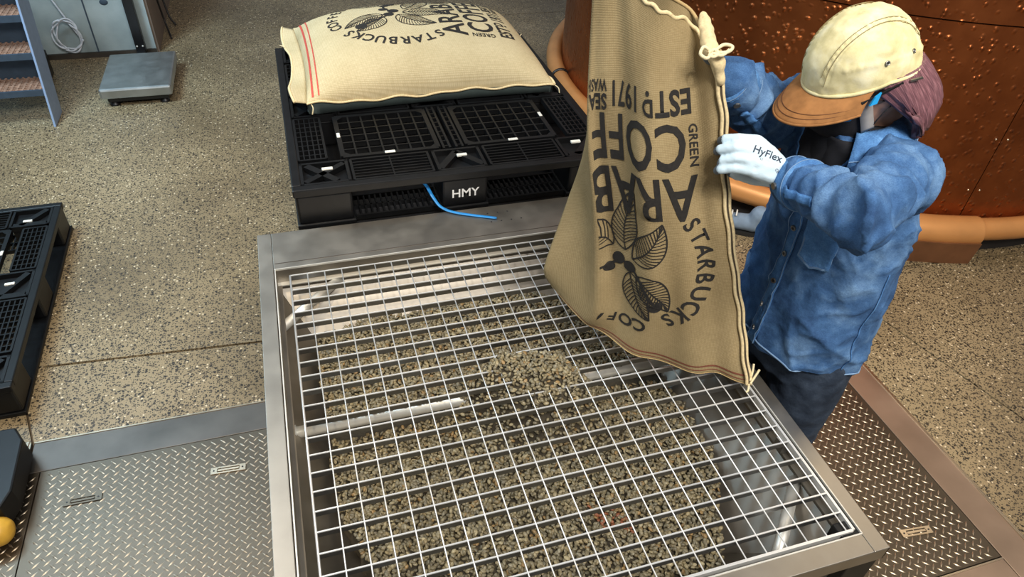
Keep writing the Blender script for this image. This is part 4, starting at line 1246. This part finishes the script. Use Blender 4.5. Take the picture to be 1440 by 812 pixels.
    # side seam and shoulder seam
    P = [fcast(z, 1.62, .002) for z in np.linspace(.79, 1.10, 50)]; b = MB(); b.tube([q[0] for q in P if q], .0016, 5); b.build('side_seam', M['denim_strip'], shirt, True)
    def ringpath(c, ax, r, n=40, off=.002):
        ax = Vector(ax).normalized(); u = ax.orthogonal().normalized(); w = ax.cross(u); P = []
        for i in range(n):
            a = 2 * PI * i / n; d = u * math.cos(a) + w * math.sin(a); h = cast(Vector(c) + d * r, -d, off)
            if h and (h[0] - Vector(c)).length < r: P.append(h[0])
        return P
    # cuffs
    for (w, e) in ((LWR, LEL), (RWR, REL)):
        d = (w - e).normalized(); b = MB()
        b.tube([w - d * .052, w - d * .05, w - d * .025, w + d * .004, w + d * .006], [.052, .0545, .053, .050, .044], 26); cu = b.build('cuff', M['denim_strip'], shirt, True)
        for q in (-.047, .0):
            b = MB(); u = d.orthogonal().normalized(); v = d.cross(u); rr = .0552 if q < -.02 else .0512
            b.tube([w + d * q + (u * math.cos(a) + v * math.sin(a)) * rr for a in np.linspace(0, 2 * PI, 40, False)], .0010, 4, closed=True); b.build('stitching', M['stitch'], shirt)
        n = (CAM - w); n = (n - d * n.dot(d)).normalized(); n = (n + d.cross(n) * -.55).normalized()
        b = MB(); b.tube([w - d * .022 + n * .050, w - d * .022 + n * .057], .0075, 14); b.build('button', M['button'], shirt)
        # sleeve slit with placket
        P0 = w - d * .055 + n * .055
        P = []
        for s in np.linspace(.05, .15, 12):
            h = cast(w - d * s + n * .2, -n, .003)
            if h: P.append(h[0])
        if len(P) > 3:
            b = MB(); b.tube(P, .011, 6, flat=.25, up=n); pl = b.build('sleeve_placket', M['denim_strip'], shirt, True)
    # collar: two leaves round the neck standing open at the front
    rows = []
    for i in range(41):
        a = -2.15 + 4.3 * i / 40; row = []
        for k in range(6):
            s = k / 5
            cz = 1.372 + .016 * math.cos(a) if False else 1.385
            F = Vector((-math.cos(.1), math.sin(.1), 0)); S = Vector((-F.y, F.x, 0)); back = -F
            r0 = .068 + .004 * abs(a); rr = r0 + (.060 * s) * (1 + .25 * (abs(a) / 2.55) ** 3)
            dirv = back * math.cos(a) + S * math.sin(a)
            p = Vector((1.250, -.590, 1.408 - .018 * (abs(a) / 2.55) ** 2)) + dirv * rr * Vector((1, 1.05, 1)).length / 1.75
            p.z += .022 * math.sin(s * PI * .55) - .058 * s ** 1.5 - (.035 * s * (abs(a) / 2.55) ** 4)
            row.append(p)
        rows.append(row)
    b = MB(); b.grid(rows); co = b.build('collar', M['denim_strip'], shirt, True); q = co.modifiers.new('s', 'SOLIDIFY'); q.thickness = .004; q.offset = 1
    b = MB(); b.tube([r[-1] + (r[-1] - r[-2]) * -.35 + Vector((0, 0, .005)) for r in rows], .0010, 4); b.build('stitching', M['stitch'], shirt)
    # open neck: the dark undershirt and the turned-back fronts
    def patch(a0, a1, z0, z1, shape, name, mat, off, n=20):
        rows = []
        for i in range(n + 1):
            s = i / n; z = z0 + (z1 - z0) * s; w = shape(s); row = []
            for k in range(13):
                u = -1 + 2 * k / 12; h = fcast(z, (a0 + a1) / 2 + u * w * (a1 - a0) / 2, off, -.05, .17)
                if h: row.append(h[0])
            if len(row) == 13: rows.append(row)
        b = MB(); b.grid(rows); o = b.build(name, mat, shirt, True); q = o.modifiers.new('s', 'SOLIDIFY'); q.thickness = .003; q.offset = 0; return rows
    rows2 = patch(-.62, .66, 1.235, 1.372, lambda s: .12 + .88 * s ** .8, 'open_neck', M['tee'], .0045)
    for k in (0, -1):
        b = MB(); b.tube([r[k] for r in rows2], .0032, 6); b.build('front_edge', M['denim_strip'], shirt, True)
    # gloves
    def glove(W, K, fingers, thumb, up_dir, name, cuffdir, parent=pers):
        mb = MB()
        for k in K: limb(mb, [W, W.lerp(k, .55), k], [.024, .021, .0125], 12)
        for a, c in zip(K[:-1], K[1:]): limb(mb, [a, c], [.0125, .0125], 10)
        limb(mb, [W.lerp(K[0], .6), W.lerp(K[-1], .6)], [.017, .017], 12)
        for f in fingers: limb(mb, f, [.0125, .0115, .0105, .0095][:len(f)], 12)
        limb(mb, thumb, [.017, .0145, .0125, .0105][:len(thumb)], 12)
        me = remeshed(mb, .003, 3)
        displace(me, lambda c: .0010 * noise.noise(c * 90))
        for q in (M['glove'], M['glove_coat']): me.materials.append(q)
        tips = [Vector(f[-1]) for f in fingers] + [Vector(thumb[-1])]
        for p in me.polygons:
            c = p.center; coat = p.normal.dot(up_dir) < -.25 or min((c - t_).length for t_ in tips) < .025
            if coat and (c - W).length > .05: p.material_index = 1
        tr = bvh_of(me)
        g = link(name, me, parent, True)
        b = MB(); d = cuffdir.normalized()
        P = [W + d * s for s in np.linspace(-.012, .048, 16)]
        b.tube(P, [.0315 + (.0009 if i % 2 else 0) for i in range(16)], 24); b.build('knit_cuff', M['glove_cuff'], g, True)
        return g, tr
    T = 1.455
    W = Vector((1.0525, -0.6579, 1.3093))
    K = [Vector((0.9959, -0.6111, 1.3735)), Vector((0.9827, -0.6256, 1.3598)), Vector((0.9738, -0.6349, 1.3429)), Vector((0.9709, -0.6405, 1.3246))]
    fing = [[K[0], Vector((0.9642, -0.5919, 1.3717)), Vector((0.9473, -0.5689, 1.3597)), Vector((0.9514, -0.5505, 1.3462))],
            [K[1], Vector((0.9489, -0.6058, 1.3610)), Vector((0.9313, -0.5829, 1.3456)), Vector((0.9390, -0.5650, 1.3299))],
            [K[2], Vector((0.9496, -0.6190, 1.3434)), Vector((0.9334, -0.5996, 1.3277)), Vector((0.9426, -0.5824, 1.3117))],
            [K[3], Vector((0.9481, -0.6233, 1.3225)), Vector((0.9289, -0.6040, 1.3102)), Vector((0.9356, -0.5870, 1.2961))]]
    th = [Vector((1.0308, -0.6463, 1.2982)), Vector((1.0099, -0.6219, 1.2863)), Vector((0.9969, -0.5801, 1.2737)), Vector((0.9858, -0.5476, 1.2669))]
    upv = (CAM - Vector((0.9838, -0.6274, 1.3475))).normalized(); upv = (upv + Vector((0, 0, .55))).normalized()
    g, tr = glove(W, K, fing, th, upv, 'glove', LEL - LWR)
    def gtext(body, o3, ang, size, bold=.0):
        bm = text_mesh(body, size, bold, 1.0, 'LEFT'); refine(bm, .006)
        gx, gy, dn = Vector((.956, -.290, .051)), Vector((-.151, -.629, -.762)), Vector((.57, .55, -.61)).normalized()
        e1 = (gx * math.cos(ang) + gy * math.sin(ang)); e2 = (gx * math.sin(ang) - gy * math.cos(ang))
        for v in bm.verts:
            p = o3 + e1 * v.co.x + e2 * v.co.y; d = dn; h = tr.ray_cast(p - d * .1, d)
            v.co = h[0] - d * .0012 if h[0] is not None else p + d * .05
        bm_object('glove_lettering', bm, M['glove_ink'], g)
    gtext('HyFlex', Vector((0.9703, -0.6349, 1.3647)), math.radians(20), .022, .012)
    gtext('11', Vector((0.9818, -0.6492, 1.3533)), math.radians(20), .007)
    gtext('CE', Vector((1.0215, -0.6587, 1.3273)), math.radians(60), .008)
    # right glove, behind the sack's sewn edge
    W2 = Vector((0.9747, -0.4693, 1.4555))
    K2 = [Vector((0.9290, -0.4431, 1.4699)), Vector((0.9281, -0.4480, 1.4564)), Vector((0.9286, -0.4534, 1.4428)), Vector((0.9322, -0.4588, 1.4304))]
    fing2 = [[k, k + RIGHT * -.030 + FWD * .004, k + RIGHT * -.045 - FWD * .016] for k in K2]
    th2 = [Vector((0.9507, -0.4699, 1.4795)), Vector((0.9323, -0.4818, 1.4978)), Vector((0.9077, -0.4959, 1.5111))]
    glove(W2, K2, fing2, th2, -upv, 'glove', REL - RWR)

    # cap -------------------------------------------------------------
    cap = empty('cap', HC); cap.parent = pers
    def cpos(a, e):
        """a: angle round the head from straight ahead to the left; e: 0 at the sweatband, 1 at the crown"""
        rx, ry, rz = .118, .094, .118
        if math.cos(a) < 0: rx = .112
        el = e * PI / 2; c = math.cos(el) ** .8; s = math.sin(el) ** .92
        x = rx * c * math.cos(a) - .004; y = ry * c * math.sin(a); z = .028 + rz * s
        z += .018 * math.cos(a) * (1 - e) * 0 - .034 * max(0, -math.cos(a)) * (1 - e) ** 1.5
        x -= .010 * e
        return hp(x, y, z)
    n, k = 150, 56
    b = MB(); b.grid([[cpos(2 * PI * j / n, i / k) for j in range(n)] for i in range(k + 1)], False, True)
    o = b.build('crown', M['cap'], cap, True); fix_normals(o.data)
    SX = Vector((HD.x, HD.y, HD.z))
    def soft(c):
        x, y, z = c.dot(HD), c.dot(HL), c.dot(HU)
        d = .0032 * noise.noise(c * 22) + .0016 * noise.noise(c * 60)
        s1 = math.exp(-((abs(y) - .037 - .006 * math.cos(x * 14)) / .0055) ** 2) * (1 if z > .055 else .3)
        line = .078 + .020 * x / .1 - .02 * (x / .11) ** 2
        s2 = math.exp(-((z - line) / .006) ** 2) * (1 if (abs(y) > .045 and x < .07) else 0)
        pk = math.sin(x * 620 + 3 * noise.noise(c * 40))
        d += s1 * (.0016 + .0013 * pk) + s2 * (.0016 + .0013 * pk)
        d -= .0016 * math.exp(-((abs(y) - .046) / .004) ** 2) * (1 if z > .055 else 0)
        return d
    displace(o.data, soft)
    o.modifiers.new('s', 'SOLIDIFY').thickness = .003
    cen = hp(0, 0, .03)
    for s in (1, -1):
        for dy in (.034, .041):
            P = []
            for i in range(61):
                x = .10 * math.cos(i / 60 * PI); y = s * dy * (1 + .16 * math.sin(i / 60 * PI)); rx, ry = .118, .094
                c2 = min(.995, math.hypot((x + .004) / rx, y / ry)); e = math.acos(c2 ** 1.25) / (PI / 2); a = math.atan2(y / ry, (x + .004) / rx)
                p = cpos(a, e); P.append(p + (p - cen).normalized() * .0018)
            b = MB(); b.tube(P, .0008, 4); b.build('seam_stitching', M['cap_stitch'], cap)
        for a in (1.55, 2.15):
            p = cpos(s * a, .24); nn = (p - cen).normalized(); b = MB(); u = nn.orthogonal().normalized(); w2 = nn.cross(u)
            b.tube([p + nn * .0025 + (u * math.cos(t) + w2 * math.sin(t)) * .0036 for t in np.linspace(0, 2 * PI, 14, False)], .0014, 6, closed=True); b.build('eyelet', M['button'], cap, True)
            b = MB(); b.tube([p, p + nn * .003], .0028, 10); b.build('eyelet_hole', M['black'], cap)
    P = [cpos(a, .02) for a in np.linspace(-PI, PI, 80, False)]; b = MB(); b.tube(P, .004, 6, closed=True); b.build('sweatband_edge', M['cap'], cap, True)
    # visor
    rows = []
    for i in range(15):
        s = i / 14; row = []
        for j in range(41):
            a = -1.32 + 2.64 * j / 40
            base = Vector((.114 * math.cos(a) - .004, .094 * math.sin(a), .030))
            out = .074 * math.cos(a * .98) ** .55 if abs(a) < 1.5 else 0
            x = base.x + out * s * 1.0; y = base.y * (1 + .08 * s)
            z = base.z - .010 * s - .030 * s * s * .6 - .26 * (y * y) * 6 * (.35 + .65 * s) * .5
            row.append(hp(x, y, z))
        rows.append(row)
    b = MB(); b.grid(rows); o = b.build('visor', M['suede'], cap, True); q = o.modifiers.new('s', 'SOLIDIFY'); q.thickness = .004; q.offset = 0
    for ii in (10, 12):
        b = MB(); b.tube([p + HU * .0028 for p in rows[ii][2:-2]], .0009, 4); b.build('visor_stitching', M['suede_stitch'], cap)
    b = MB(); b.tube([p for p in rows[-1]], .0032, 6); b.build('visor_edge', M['suede'], cap, True)

    # hair: chin-length bob below the cap, tucked behind the ears
    rows = []
    n = 110
    for i in range(n + 1):
        a = 1.12 + (2 * PI - 2.24) * i / n; row = []
        q = min(i, n - i) / n                      # 0 at the temples
        tuck = math.exp(-(q / .11) ** 2)
        for k in range(17):
            s = k / 16
            flare = .012 + .026 * math.sin(s * PI * .75) + .0022 * math.sin(i * 2.3) * s + .004 * noise.noise(Vector((i * .35, s * 2, 0)))
            rx = .101 + flare; ry = .080 + flare * (1 - .3 * tuck)
            x = rx * math.cos(a) - .008 - .010 * s - .105 * tuck * s ** .8; y = ry * math.sin(a)
            bottom = -.112 + .006 * math.sin(i * 1.3) - .018 * (1 - tuck)
            top = .038 - .030 * max(0, -math.cos(a))
            if s > .75: x *= 1 - .30 * (s - .75); y *= 1 - .30 * (s - .75)
            row.append(hp(x, y, top + (bottom - top) * s))
        rows.append(row)
    b = MB(); b.grid(rows); o = b.build('hair', M['hair'], pers, True)
    uvl = o.data.uv_layers.new(name='UVMap')
    for lp in o.data.loops:
        k = lp.vertex_index; uvl.data[lp.index].uv = ((k // 17) / n, (k % 17) / 16)
    q = o.modifiers.new('s', 'SOLIDIFY'); q.thickness = .010; q.offset = -1
    b = MB(); c = hp(-.055, .098, .012); b.bar(c - HD * .012, c + HD * .012 + HU * .006, .004, .004); b.build('hair_clip', M['button'], o)

    # face mask
    rows = []
    for i in range(33):
        a = -1.28 + 2.56 * i / 32; row = []
        for k in range(13):
            s = k / 12; z = -.006 - .115 * s
            bulge = math.exp(-(a / .5) ** 2) * (.020 * math.exp(-((s - .28) / .3) ** 2))
            r = 1.0 - .22 * s ** 2
            x = (.104 * math.cos(a)) * r + bulge + .006; y = (.083 * math.sin(a)) * r
            z2 = z + .020 * (1 - math.cos(a)) * (1 if s < .5 else -1.0 * (1 - s) ) + .034 * abs(a) ** 2 * .3 * s
            row.append(hp(x, y, z2))
        rows.append(row)
    b = MB(); b.grid(rows); mk = b.build('face_mask', M['mask'], pers, True); mk.modifiers.new('s', 'SOLIDIFY').thickness = -.003
    for s in (0, -1):
        r = rows[s]; sg = -1 if s == 0 else 1
        b = MB(); b.grid([[p + (p - HC).normalized() * .0025 + (HD * -.028 * w if w else Vector()) + (HL * -sg * 0.0) for w in (-.6, .4)] for p in r[:8]]); t2 = b.build('grey_tab', M['grey_cloth'], mk, True); t2.modifiers.new('s', 'SOLIDIFY').thickness = .002
        for q in (1, 8):
            b = MB(); b.tube(curve_pts([r[q], hp(.01, sg * .086, -.01 - .03 * (q > 2)), hp(-.022, sg * .088, .0 - .02 * (q > 2))], 6), .0016, 6); b.build('ear_loop', M['mask'], mk, True)
    # safety glasses
    gl = empty('safety_glasses', HC); gl.parent = pers
    rows = []
    for i in range(29):
        a = -1.1 + 2.2 * i / 28; row = []
        for k in range(6):
            s = k / 5; row.append(hp(.117 * math.cos(a) - .003, .092 * math.sin(a), .030 - .040 * s * (1 - .25 * abs(a)) - .006))
        rows.append(row)
    b = MB(); b.grid(rows); b.build('lens', M['lens'], gl, True).modifiers.new('s', 'SOLIDIFY').thickness = .0025
    for s in (1, -1):
        b = MB(); b.bar(hp(.055, s * .090, .016), hp(-.03, s * .092, .020), .012, .006, HU); b.build('temple_arm', M['black'], gl, False, .001)
        for x0, x1 in ((.092, .064), (.042, .016)):
            b = MB(); ey = lambda x: s * (.0965 if x < .05 else .0965 - .45 * (x - .05)); zo = -.022 if x0 > .05 else 0; P = [hp(x0, ey(x0), .006 + zo), hp((x0 + x1) / 2, ey((x0 + x1) / 2), .020 + zo), hp(x1, ey(x1), .024 + zo), hp((x0 + x1) / 2 - .002, ey((x0 + x1) / 2), .004 + zo)]
            Q = [p + HL * s * .004 for p in P]; b.add(P + Q, [(0, 1, 2, 3), (7, 6, 5, 4), (0, 4, 5, 1), (1, 5, 6, 2), (2, 6, 7, 3), (3, 7, 4, 0)]); b.build('blue_insert', M['blue_tip'], gl)
    return pers
M['denim_strip'] = denim('denim_strip', (62, 100, 148), (82, 128, 180), (112, 158, 204), 1.4)
person = worker()
# ------------------------------------------------------------------ copper cask
CC = Vector((3.61, 2.13, 0)); CR = 1.81
def cask():
    t = empty('copper_cask', CC); tag(t, 'huge round hammered copper cask with a rounded pipe bumper at its foot', 'cask')
    edges = [-193, -105, -17, 71, 167]
    zs = [(.10, 1.118), (1.124, 2.3)]
    for a0, a1 in zip(edges[:-1], edges[1:]):
        for z0, z1 in zs:
            g = math.degrees(.0022 / CR); n = max(6, int((a1 - a0) / 2.5)); b = MB()
            A = [math.radians(a0 + g + (a1 - a0 - 2 * g) * i / n) for i in range(n + 1)]
            P = lambda a, r, z: (CC.x + r * math.cos(a), CC.y + r * math.sin(a), z)
            b.grid([[P(a, CR, z) for z in np.linspace(z0, z1, 7)] for a in A]); b.grid([[P(a, CR - .012, z) for z in (z0, z1)] for a in A], True)
            b.grid([[P(a, CR, z0), P(a, CR - .012, z0)] for a in A], True); b.grid([[P(a, CR, z1), P(a, CR - .012, z1)] for a in A])
            for a, fl in ((A[0], False), (A[-1], True)): b.grid([[P(a, CR - .012, z0), P(a, CR, z0)], [P(a, CR - .012, z1), P(a, CR, z1)]], fl)
            o = b.build('copper_panel', M['copper'], t, False)
            if z0 < 1 and a0 == -105:
                for z in (.35, .62, .89):
                    for da in (-.9, .9):
                        a = math.radians(-105 + da); r = MB(); q = Vector((math.cos(a), math.sin(a), 0)); c = CC + q * CR + Vector((0, 0, z)); r.ell(tuple(c), .006, .006, .006, 8, 6); r.build('rivet', M['handle'], o, True)
    b = MB(); n = 96; C2 = lambda r, z: [(CC.x + r * math.cos(2 * PI * i / n), CC.y + r * math.sin(2 * PI * i / n), z) for i in range(n)]
    b.grid([C2(CR - .02, 0.0), C2(CR - .02, 2.29)], False, True); b.build('inner_shell', M['dark_cop'], t, True)
    b = MB(); b.grid([C2(CR + .012, 0), C2(CR + .012, .09), C2(CR - .02, .09)], False, True); b.build('dark_plinth', M['rubber_base'], t, True)
    # bumper: thin pipe right round, thicker sleeves over it
    b = MB(); ring = [CC + Vector((math.cos(a), math.sin(a), 0)) * (CR + .048) + Vector((0, 0, .155)) for a in np.linspace(0, 2 * PI, 120, False)]
    b.tube(ring, .056, 14, closed=True, up=(0, 0, 1)); b.build('bumper_pipe', M['bumper'], t, True)
    for a0, a1 in ((-116.5, -102.8),):
        A = np.radians(np.linspace(a0, a1, 40))
        P = [CC + Vector((math.cos(a), math.sin(a), 0)) * (CR + .062) + Vector((0, 0, .155)) for a in A]
        b = MB(); b.tube(P, .074, 18, up=(0, 0, 1)); o = b.build('bumper_sleeve', M['bumper'], t, True, .004)
        G = []
        for a in A:
            d = Vector((math.cos(a), math.sin(a), 0)); row = [CC + d * (CR + .02) + Vector((0, 0, .0)), CC + d * (CR + .125), CC + d * (CR + .14) + Vector((0, 0, .13)), CC + d * (CR + .02) + Vector((0, 0, .13))]
            G.append(row + [row[0]])
        b = MB(); b.grid(G); b.add([*G[0][:4]], [(0, 1, 2, 3)]); b.add([*G[-1][:4]], [(3, 2, 1, 0)]); b.build('sleeve_foot', M['sleeve_foot'], o)
    # dark clip on the pipe
    a = math.radians(172); d = Vector((math.cos(a), math.sin(a), 0)); c = CC + d * (CR + .048) + Vector((0, 0, .155)); tz = Vector((0, 0, 1))
    b = MB(); b.tube([c + (d * math.cos(q) + tz * math.sin(q)) * .058 for q in np.linspace(0, 2 * PI, 24, False)], .010, 6, closed=True); b.build('pipe_clip', M['black'], t, True)
M['dark_cop'] = plain('dark_copper', (46, 26, 18), 0.7); M['sleeve_foot'] = plain('brown_foot', (112, 74, 48), 0.5, 0.2, .15, 12)
cask()

# ------------------------------------------------------------------ platform scale with its column
def scale_build():
    t = empty('platform_scale', (-.84, 3.08, 0)); tag(t, 'grey steel platform scale standing on the floor by the concrete wall', 'scale')
    x0, x1, y0, y1 = -1.035, -.63, 2.80, 3.36
    b = MB(); b.box(x0, x1, y0, y1, .055, .118); b.build('platform', M['scale_top'], t, False, .012)
    b = MB(); b.box(x0 + .03, x1 - .03, y0 + .03, y1 - .03, .025, .055); b.build('base_frame', M['black'], t)
    for x in (x0 + .06, x1 - .06):
        for y in (y0 + .05, y1 - .05):
            b = MB(); b.tube([(x, y, 0), (x, y, .008), (x, y, .03)], [.03, .028, .012], 14); b.build('foot', M['black'], t, True)
    b = MB(); b.box(-.905, -.845, 3.56, 3.61, .02, 1.5); b.build('column', M['black'], t, False, .003)
    b = MB(); b.box(-.90, -.85, 3.34, 3.60, .025, .055); b.build('arm', M['black'], t)
    for x in (-.893, -.857):
        b = MB(); b.ell((x, 3.558, .085), .006, .004, .006, 8, 6); b.build('bolt', M['white_pad'], t, True)
M['scale_top'] = steel('scale_steel', (176, 180, 180), 0.45, (4, 4, 4), .1)
scale_build()

# ------------------------------------------------------------------ steel stair
def stair():
    t = empty('steel_stair', (-1.6, 2.9, 0)); tag(t, 'blue-grey steel stair with rusty grating treads beside the concrete wall', 'stair')
    for X in (-1.262, -2.10):
        b = MB(); P = [(2.60, 0.0), (2.80, 0.0), (3.42, 2.2), (3.22, 2.2)]
        vs = [(X, y, z) for y, z in P] + [(X - .012, y, z) for y, z in P]
        b.add(vs, [(0, 1, 2, 3), (7, 6, 5, 4), (0, 4, 5, 1), (1, 5, 6, 2), (2, 6, 7, 3), (3, 7, 4, 0)]); b.build('stringer', M['stair_paint'], t, False, .003)
    for k in range(1, 6):
        z = .19 * k + .015; y = 2.60 + .285 * z
        b = MB(); b.box(-2.10, -1.274, y, y + .012, z - .035, z); tr = b.build('tread_nosing', M['stair_back'], t)
        n = 28
        b = MB()
        for i in range(n): 
            x = -2.09 + .80 * i / (n - 1); b.box(x - .006, x + .006, y + .012, y + .20, z - .02, z)
        for i in range(7):
            yy = y + .03 + .025 * i; b.box(-2.09, -1.28, yy - .004, yy + .004, z - .014, z - .001)
        b.build('tread_grating', M['tread_wood'], tr)
        b = MB(); b.box(-2.10, -1.274, y + .20, y + .206, z - .06, z + .15); b.build('riser_sheet', M['stair_back'], t)
stair()
b = MB(); b.box(-1.62, -1.40, 3.22, 3.40, 0.0, .16); o = b.build('junction_box', M['black'], None, False, .006); tag(o, 'small dark blue-black box on the floor behind the stair treads', 'box')
b = MB(); b.box(-1.60, -1.42, 3.216, 3.221, .10, .14); b.build('label_strip', M['cable'], o)
# white cable loops hung on the wall foot
b = MB(); P = []
for i in range(64):
    a = i / 64 * 2 * PI * 3; r = .075 + .010 * math.sin(i * .7); P.append((-1.31 + r * math.cos(a) + .004 * i / 10, 3.60 - .004 * (i % 5), .17 + r * 1.35 * math.sin(a)))
P = [(-1.42, 3.60, 1.2), (-1.37, 3.60, .6)] + P
b.tube(curve_pts(P, 3), .006, 6); o = b.build('cable_coil', M['cable'], None, True); tag(o, 'loose white cable coil hanging low on the concrete wall', 'cable')
# black cables at the wall corner
for k, (q, lb) in enumerate((([(-.755, 4.9, 1.5), (-.752, 4.6, .9), (-.755, 4.25, .35), (-.73, 4.16, .10), (-.69, 4.12, .02)], 'thin black cable running down the brown wall side'),
                     ([(-.76, 3.70, 1.5), (-.758, 3.74, .8), (-.756, 3.92, .42), (-.745, 4.0, .12), (-.71, 3.88, .012)], 'thin black cable looping down to the wall corner'))):
    b = MB(); b.tube(curve_pts(q, 8), .007, 6); o = b.build('power_cable', M['black_cable'], None, True); tag(o, lb, 'cable')

# ------------------------------------------------------------------ machine foot at the left edge
t = empty('pallet_truck', (-1.15, -.05, 0)); tag(t, 'black pallet truck end with a yellow rounded bumper', 'pallet truck')
b = MB(); b.prism([(-1.45, .165), (-.955, .160), (-.922, .10), (-.915, -.10), (-.935, -.16), (-1.45, -.16)], .03, .12); b.build('body', M['black_plastic'], t, False, .006)
b = MB(); b.prism([(-1.45, .150), (-1.02, .145), (-.985, .05), (-.99, -.12), (-1.45, -.12)], .12, .135); b.build('cover', M['black'], t, False, .004)
mb = MB(); limb(mb, [(-1.25, -.19, .06), (-1.05, -.195, .06), (-.955, -.195, .055)], [.055, .055, .046]); mb.v = [(p[0], p[1], max(p[2], .006)) for p in mb.v]
me = remeshed(mb, .006, 3)
for v in me.vertices: v.co -= wloc(t)
me.materials.append(M['yellow']); link('bumper', me, t, True)
for y in (-.10, .10):
    b = MB(); b.tube([(-1.2, y - .02, .035), (-1.2, y + .02, .035)], .032, 16); b.build('wheel', M['sole'], t, True)

# ------------------------------------------------------------------ shoe by the cask
t = empty('shoe', (2.14, .79, 0)); tag(t, 'blue-grey lace-up shoe on the floor by the cask bumper', 'shoe')
sh_d = Vector((-.80, .60, 0)); sh_s = Vector((-.60, -.80, 0)); sh_o = Vector((2.16, .775, 0))
def sp(a, b2, z): return sh_o + sh_d * a + sh_s * b2 + Vector((0, 0, z))
mb = MB(); limb(mb, [sp(.10, 0, .045), sp(.01, 0, .055), sp(-.09, 0, .065)], [.035, .042, .045]); limb(mb, [sp(-.08, 0, .06), sp(-.10, 0, .12)], [.044, .046]); mb.v = [(p[0], p[1], max(p[2], .012)) for p in mb.v]
me = remeshed(mb, .006, 3)
for v in me.vertices: v.co -= wloc(t)
me.materials.append(M['shoe']); link('upper', me, t, True)
b = MB(); b.prism([tuple(sp(.15 * math.cos(a), .044 * math.sin(a), 0))[:2] for a in np.linspace(0, 2 * PI, 22, False)], 0.001, .02); b.build('sole', M['sole'], t)
for k in range(3):
    x = .055 - .022 * k; b = MB(); b.tube(curve_pts([sp(x, -.03, .088 + .006 * k), sp(x, 0, .098 + .006 * k), sp(x, .03, .090 + .006 * k)], 4), .004, 6); b.build('lace', M['white_pad'], t, True)
